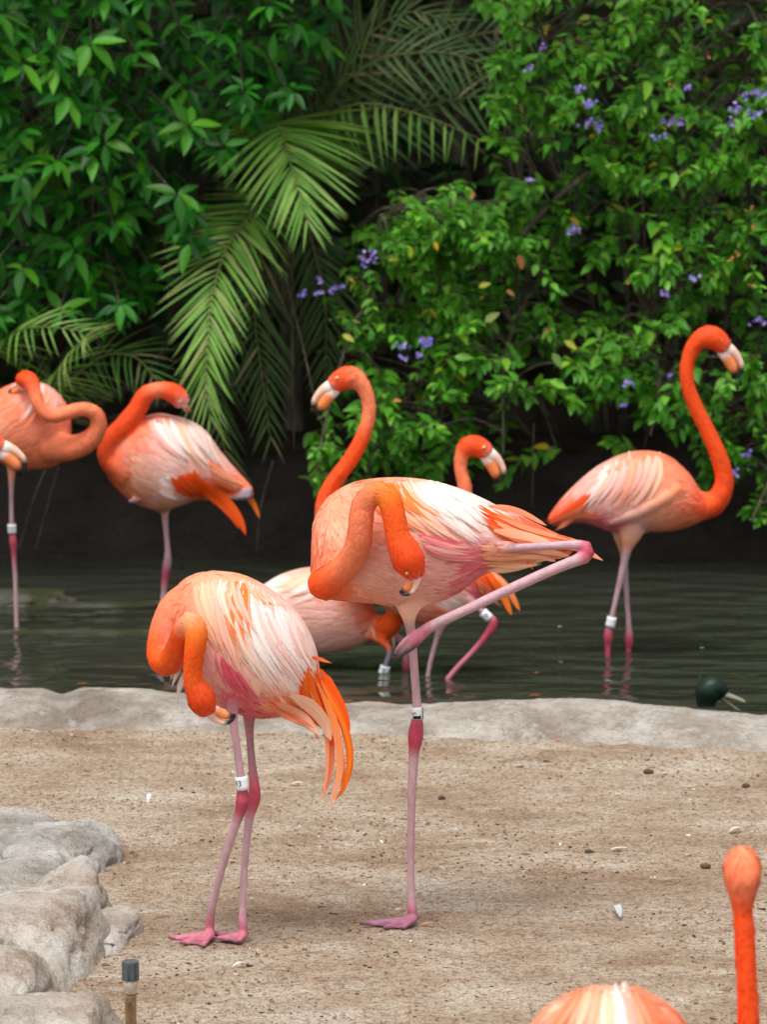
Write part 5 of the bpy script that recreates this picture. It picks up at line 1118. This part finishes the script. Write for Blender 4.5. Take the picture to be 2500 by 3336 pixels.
# the few large old leaves, pale and yellowing
for px, py, L, c, ang in ((1480, 1165, .075, '93a05c', 0), (1580, 1050, .07, '8a9a52', .6), (1560, 935, .05, 'a8a83c', .3), (1365, 690, .045, 'd8c02a', -1.2), (1330, 800, .05, 'd2cc2c', -1.3), (1415, 785, .04, 'd0a828', -1.2), (1265, 848, .045, 'a7b02c', .1), (1115, 1090, .055, 'b6bb48', -.5),
                          (1690, 830, .06, '9c5a38', -1.3), (1650, 945, .04, '9a6b3e', -.6), (1800, 1150, .07, '6f9148', -1), (1840, 1110, .06, 'a9ac3a', -.6), (1790, 1240, .075, '6f9a4c', -.4), (1280, 1305, .035, 'c07a2a', 0), (1135, 905, .03, 'a8704a', -.6)):
    p = at(px, py, 11.9); L = L * .8; lv.add(p, np.array([math.cos(ang), -.2, math.sin(ang)]), np.array([.1, -1, .7]), L, lin(c), 0)
emit_leaves(lv, T_SHRUB, M['leaf2'], sh2, base2, 300)
obj('stems', stems.mesh('stems', base2), M['bark'], sh2)
A = catmull(np.array([at(1920, 560, 12.25), at(1800, 660, 12.2), at(1700, 770, 12.15), at(1625, 870, 12.2)]), 20)
v, f = tube(A, np.linspace(.0085, .006, 20), 10); mb = MB(); mb.add(v, f, (1, 1, 1)); obj('branch', mb.mesh('branch', base2), M['bark'], sh2)
A = catmull(np.array([at(1800, 670, 12.2), at(1720, 650, 12.18), at(1620, 655, 12.15), at(1500, 660, 12.15)]), 20)
v, f = tube(A, np.linspace(.004, .0025, 20), 8); mb = MB(); mb.add(v, f, (1, 1, 1)); obj('branch', mb.mesh('branch', base2), M['bark'], sh2)
lil = [lin(h) for h in ('9a84e4', '866cd8', 'b09eec', '7358c8')]
def flower(px, py, n, spread, Yq=11.72, cols=lil, nm='flower_cluster', fs=.0085):
    mb = MB(); c0 = at(px, py, Yq)
    for j in range(n):
        p = c0 + rs.normal(0, 1, 3) * [spread, spread * .6, spread * .8]; fn = nrm(np.array([rs.normal(0, .5), -1, rs.normal(.3, .5)])); b1 = nrm(np.cross(fn, [0, 0, 1.])); b2 = np.cross(fn, b1); c = cols[rs.integers(len(cols))]
        vs_ = [p + fn * -.002]; 
        for q in range(10):
            rr = fs * (1.0 if q % 2 else .55) * rs.uniform(.85, 1.1); a = q * math.pi / 5; vs_.append(p + (math.cos(a) * b1 + math.sin(a) * b2) * rr + fn * .002 * (q % 2))
        cl = np.repeat(c[None], 11, 0) * rs.uniform(.85, 1.15); cl[0] = cl[0] * .5 + .25
        mb.add(np.array(vs_), [(0, 1 + q, 1 + (q + 1) % 10) for q in range(10)], cl)
    obj(nm, mb.mesh(nm, base2), M['petal'], sh2)
for px, py, n, sp in ((1190, 850, 16, .017), (1213, 822, 5, .008), (1040, 915, 7, .010), (985, 958, 6, .010), (1035, 952, 7, .011), (1085, 945, 8, .011), (1110, 935, 4, .006), (1392, 1112, 20, .017), (1312, 1128, 9, .013), (1312, 1170, 7, .009), (1366, 1160, 6, .010),
                      (1730, 222, 9, .011), (1770, 155, 5, .009), (1892, 290, 10, .012), (1918, 338, 13, .013), (1915, 398, 11, .013), (1950, 420, 12, .015), (2198, 395, 14, .015), (2150, 450, 8, .013), (2160, 395, 5, .008), (2398, 352, 15, .016), (2388, 400, 7, .010), (2465, 365, 15, .017), (2458, 302, 11, .013), (2495, 312, 9, .012), (2425, 315, 4, .008),
                      (1868, 752, 13, .017), (2255, 905, 10, .013), (2172, 953, 9, .012), (2465, 1050, 12, .015), (2182, 1220, 5, .008), (2052, 1247, 9, .011), (2030, 1315, 6, .008), (2440, 1480, 9, .014), (1735, 585, 5, .008), (2235, 285, 5, .010), (2395, 1540, 6, .01)):
    flower(px, py, max(4, int(n * .85)), sp * .72, fs=.0078)
orc = [lin(h) for h in ('d98420', 'c96f1c')]
for px, py in ((2190, 280), (2305, 185), (1535, 637), (2398, 830), (2383, 852), (2447, 930), (2445, 680), (1790, 1083), (2450, 735), (2060, 915)): flower(px, py, 3, .006, 11.9, orc, 'berry_cluster', .006)

# --- feather palms
rs = np.random.default_rng(303)
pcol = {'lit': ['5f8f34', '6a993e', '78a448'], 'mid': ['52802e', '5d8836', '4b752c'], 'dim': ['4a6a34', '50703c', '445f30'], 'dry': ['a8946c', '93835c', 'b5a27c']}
def frond(root, off, path, Lmax, npair, pal, beta=(55, 30), droop=.35, face=(0, -1, .6), individual=True, tipdry=.0, sides=(1, 1), wid=1.0, name='frond', lprof=None):
    """path: photograph points with distance; rachis with paired leaflets"""
    A = catmull(np.array([at(*p) for p in path]), 60); mb = MB(); v, f = tube(A, np.linspace(.0058, .0016, 60), 8); mb.add(v, f, lin('7d8a4a'))
    fr = obj(name, mb.mesh(name, off), M['palm'], root); T = np.gradient(A, axis=0); lvp = Leaves(); cols = [lin(h) for h in pcol[pal]]; dry = [lin(h) for h in pcol['dry']]
    fc = np.asarray(face, float)
    for j in range(npair):
        t = .06 + .94 * j / (npair - 1); ii_ = min(int(t * 59), 59); tg = nrm(T[ii_]); n_ = nrm(fc - tg * np.dot(fc, tg)); sd = np.cross(tg, n_)
        be = R(beta[0] * (1 - t) + beta[1] * t); Lr = Lmax * ((.55 + .45 * math.sin(min(1, t * 1.6) * math.pi / 2)) * (1 - .55 * max(0, t - .5) / .5) if lprof is None else lprof(t))
        for s_, on in ((1, sides[0]), (-1, sides[1])):
            if not on: continue
            b_ = be + rs.normal(0, .06)
            d = math.cos(b_) * tg + math.sin(b_) * sd * s_ + n_ * rs.normal(.05, .06) + np.array([0, 0, -droop * .35])
            c = cols[rs.integers(3)] * rs.uniform(.85, 1.12)
            if rs.random() < tipdry * (.3 + t): c = c * .3 + dry[rs.integers(3)] * .7
            lvp.add(A[ii_] + rs.normal(0, .001, 3), d, n_ + rs.normal(0, .1, 3), Lr * rs.uniform(.88, 1.08) * on, c, int(np.clip(rs.normal(droop * 3, .5), 0, 2)))
    emit_leaves(lvp, T_PALM if wid == 1 else [(v * [1, wid, wid], f) for v, f in T_PALM], M['palm'], fr, off, 10000 if individual else 0, 'leaflet', 'leaflets', 3)
    return fr
pb = at(960, 1600, 12.95); pb[2] = .2
palm = empty('feather_palm', pb); tag(palm, 'feather palm with pale drooping fronds rising between the two shrubs', 'palm tree')
mb = MB(); A = catmull(np.array([pb, at(950, 1200, 12.95), at(930, 800, 12.9), at(960, 560, 12.9)]), 30); v, f = tube(A, np.linspace(.035, .022, 30), 12); mb.add(v, f, (1, 1, 1)); obj('trunk', mb.mesh('trunk', pb), M['bark'], palm)
frond(palm, pb, [(960, 560, 12.8), (905, 440, 12.45), (900, 405, 12.3), (925, 450, 12.15), (955, 560, 12.0), (985, 660, 11.9), (1000, 715, 11.85)], .38, 48, 'lit', (80, 20), .30, (0, -1, .9), True, .05, lprof=lambda t: (.45 + 1.6 * t if t < .38 else 1.06) * (1 - .62 * max(0, t - .45) / .55))
frond(palm, pb, [(950, 620, 12.8), (880, 640, 12.5), (818, 700, 12.3), (742, 800, 12.12), (692, 960, 11.95), (677, 1105, 11.85), (670, 1250, 11.8), (684, 1350, 11.78)], .29, 54, 'lit', (62, 24), .20, (-.1, -1, .35), True, .28, wid=1.0)
frond(palm, pb, [(980, 560, 12.8), (1060, 400, 12.6), (1120, 350, 12.5), (1230, 340, 12.45), (1400, 385, 12.4), (1560, 450, 12.35)], .22, 22, 'lit', (75, 70), .5, (0, -1, .5), True, .05, sides=(1, 0), wid=1.3)
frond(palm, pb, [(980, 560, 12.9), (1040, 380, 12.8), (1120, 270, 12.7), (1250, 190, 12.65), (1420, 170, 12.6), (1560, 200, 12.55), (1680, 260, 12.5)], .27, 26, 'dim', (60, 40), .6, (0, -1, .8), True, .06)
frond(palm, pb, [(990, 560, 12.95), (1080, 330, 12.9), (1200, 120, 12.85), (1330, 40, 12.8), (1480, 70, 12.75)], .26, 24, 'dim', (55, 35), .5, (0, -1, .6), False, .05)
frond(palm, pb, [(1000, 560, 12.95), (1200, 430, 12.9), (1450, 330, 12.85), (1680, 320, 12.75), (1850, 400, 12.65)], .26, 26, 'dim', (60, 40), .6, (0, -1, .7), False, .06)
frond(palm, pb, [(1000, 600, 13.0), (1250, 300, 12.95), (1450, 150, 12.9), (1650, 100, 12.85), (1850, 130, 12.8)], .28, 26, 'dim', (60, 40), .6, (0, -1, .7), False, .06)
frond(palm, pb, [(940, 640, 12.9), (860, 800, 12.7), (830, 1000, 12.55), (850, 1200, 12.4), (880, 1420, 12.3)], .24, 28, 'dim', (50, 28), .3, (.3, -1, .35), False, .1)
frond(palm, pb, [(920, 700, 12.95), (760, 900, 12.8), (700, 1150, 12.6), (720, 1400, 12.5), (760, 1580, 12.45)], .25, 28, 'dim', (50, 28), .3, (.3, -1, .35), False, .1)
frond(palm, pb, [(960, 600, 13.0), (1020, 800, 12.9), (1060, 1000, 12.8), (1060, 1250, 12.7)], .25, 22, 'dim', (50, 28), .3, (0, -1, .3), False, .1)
frond(palm, pb, [(940, 600, 12.95), (880, 480, 12.85), (820, 400, 12.8), (780, 340, 12.75)], .10, 9, 'dry', (30, 15), .1, (0, -1, .6), False, 1.0)
for q, rr in (([(955, 780, 12.3), (950, 1000, 12.25), (955, 1250, 12.2), (958, 1470, 12.2)], .0022), ([(890, 950, 12.4), (872, 1150, 12.35), (868, 1340, 12.3)], .0022), ([(930, 900, 12.2), (985, 1120, 12.15), (1040, 1350, 12.1), (1110, 1530, 12.1)], .0034), ([(1740, 1380, 12.2), (1738, 1500, 12.2), (1735, 1650, 12.2)], .002), ([(160, 1500, 12.2), (110, 1620, 12.2), (60, 1790, 12.2)], .002), ([(190, 1520, 12.2), (150, 1660, 12.2), (115, 1790, 12.2)], .002), ([(890, 1500, 12.2), (850, 1650, 12.2), (835, 1800, 12.2)], .002)):
    A = catmull(np.array([at(*p) for p in q]), 20); v, f = tube(A, np.linspace(rr, rr * .7, 20), 6); mb = MB(); mb.add(v, f, (1, 1, 1)); obj('dry_stem', mb.mesh('dry_stem', pb), M['bark'], palm)
pb2 = at(60, 1640, 12.7); pb2[2] = .2
palm2 = empty('young_palm', pb2); tag(palm2, 'low young palm with frayed arching fronds behind the coiled-neck bird', 'palm tree')
mb = MB(); A = catmull(np.array([pb2, at(80, 1480, 12.6), at(110, 1350, 12.45)]), 12); v, f = tube(A, np.linspace(.03, .016, 12), 10); mb.add(v, f, (1, 1, 1)); obj('trunk', mb.mesh('trunk', pb2), M['bark'], palm2)
frond(palm2, pb2, [(110, 1350, 12.3), (140, 1280, 12.1), (180, 1215, 11.9), (240, 1135, 11.75), (290, 1090, 11.65)], .24, 24, 'lit', (78, 45), .8, (.2, -1, .8), True, .22, wid=1.15)
frond(palm2, pb2, [(100, 1360, 12.4), (60, 1200, 12.2), (30, 1110, 12.0), (60, 1075, 11.9), (160, 1065, 11.8), (270, 1080, 11.75)], .22, 24, 'lit', (60, 40), .5, (0, -1, .8), True, .1)
frond(palm2, pb2, [(90, 1370, 12.4), (-20, 1250, 12.1), (-120, 1180, 11.9), (-220, 1200, 11.8)], .27, 24, 'lit', (60, 40), .5, (0, -1, .8), False, .1)
frond(palm2, pb2, [(110, 1370, 12.5), (300, 1180, 12.35), (430, 1160, 12.2), (520, 1250, 12.1)], .22, 18, 'mid', (60, 40), .7, (0, -1, .8), False, .15)

# --- the dense evergreen growth behind everything
rs = np.random.default_rng(404)
lv = Leaves(); hcol = [lin(h) for h in ('1f4214', '264b18', '1a3812', '2a501c')]
for i in range(5000):
    px, py = rs.uniform(-900, 3400), rs.uniform(-1400, 1640); Yq = rs.uniform(13.25, 14.4)
    p = at(px, py, Yq)
    if p[2] < .3: continue
    a = unit(rs); lv.add(p, a * [1, .8, .6] + [0, 0, -.35], np.array([0, -.6, 1.]) + rs.normal(0, .5, 3), rs.uniform(.10, .17), hcol[rs.integers(4)] * rs.uniform(.7, 1.2), rs.integers(3))
hb_ = np.array([at(1250, 1500, 13.8)[0], 13.8, .3])
hg = empty('evergreen_thicket', hb_); tag(hg, 'dark evergreen thicket filling the gaps behind palms and shrubs', 'thicket')
emit_leaves(lv, T_BROAD, M['leaf'], hg, hb_, 0)
mb = MB()
for i in range(26):
    x = rs.uniform(-2.0, 2.0); A = catmull(np.array([(x, 13.6, .3), (x + rs.normal(0, .1), 13.7, 1.2), (x + rs.normal(0, .25), 13.6, 2.2), (x + rs.normal(0, .4), 13.7, 3.2)]), 14)
    v, f = tube(A, np.linspace(.02, .008, 14), 6); mb.add(v, f, (1, 1, 1))
obj('stems', mb.mesh('stems', hb_), M['bark'], hg)

# --- added tree, out of view: its crown blocks overhead light on the planting
rs = np.random.default_rng(505)
tb = np.array([1.2, 15.2, 1.6]); tree = empty('added_shade_tree', tb); tag(tree, 'unseen tree added overhead to shade the planting behind the pond', 'tree')
mb = MB(); A = catmull(np.array([tb - [0, 0, .3], tb + [-.1, -.2, 1.2], tb + [-.3, -.6, 2.2]]), 14); v, f = tube(A, np.linspace(.16, .1, 14), 14); mb.add(v, f, (1, 1, 1)); obj('trunk', mb.mesh('trunk', tb), M['bark'], tree)
top_ = A[-1]; mb = MB(); lv = Leaves()
for i in range(16):
    e = np.array([rs.uniform(-4.2, 3.6), rs.uniform(11.2, 15.5), rs.uniform(2.6, 4.0)]); A = catmull(np.array([top_, (top_ + e) / 2 + [0, 0, .35], e]), 12); v, f = tube(A, np.linspace(.06, .015, 12), 7); mb.add(v, f, (1, 1, 1))
obj('limbs', mb.mesh('limbs', tb), M['bark'], tree)
for i in range(5200):
    p = np.array([rs.uniform(-4.8, 4.2), rs.uniform(11.2, 16.0), rs.uniform(2.35, 3.9)])
    lv.add(p, unit(rs) * [1, 1, .5] + [0, 0, -.2], np.array([0, 0, 1.]) + rs.normal(0, .4, 3), rs.uniform(.16, .26), hcol[rs.integers(4)] * rs.uniform(.8, 1.3), rs.integers(3))
emit_leaves(lv, T_BROAD, M['leaf'], tree, tb, 0, stuff='crown')
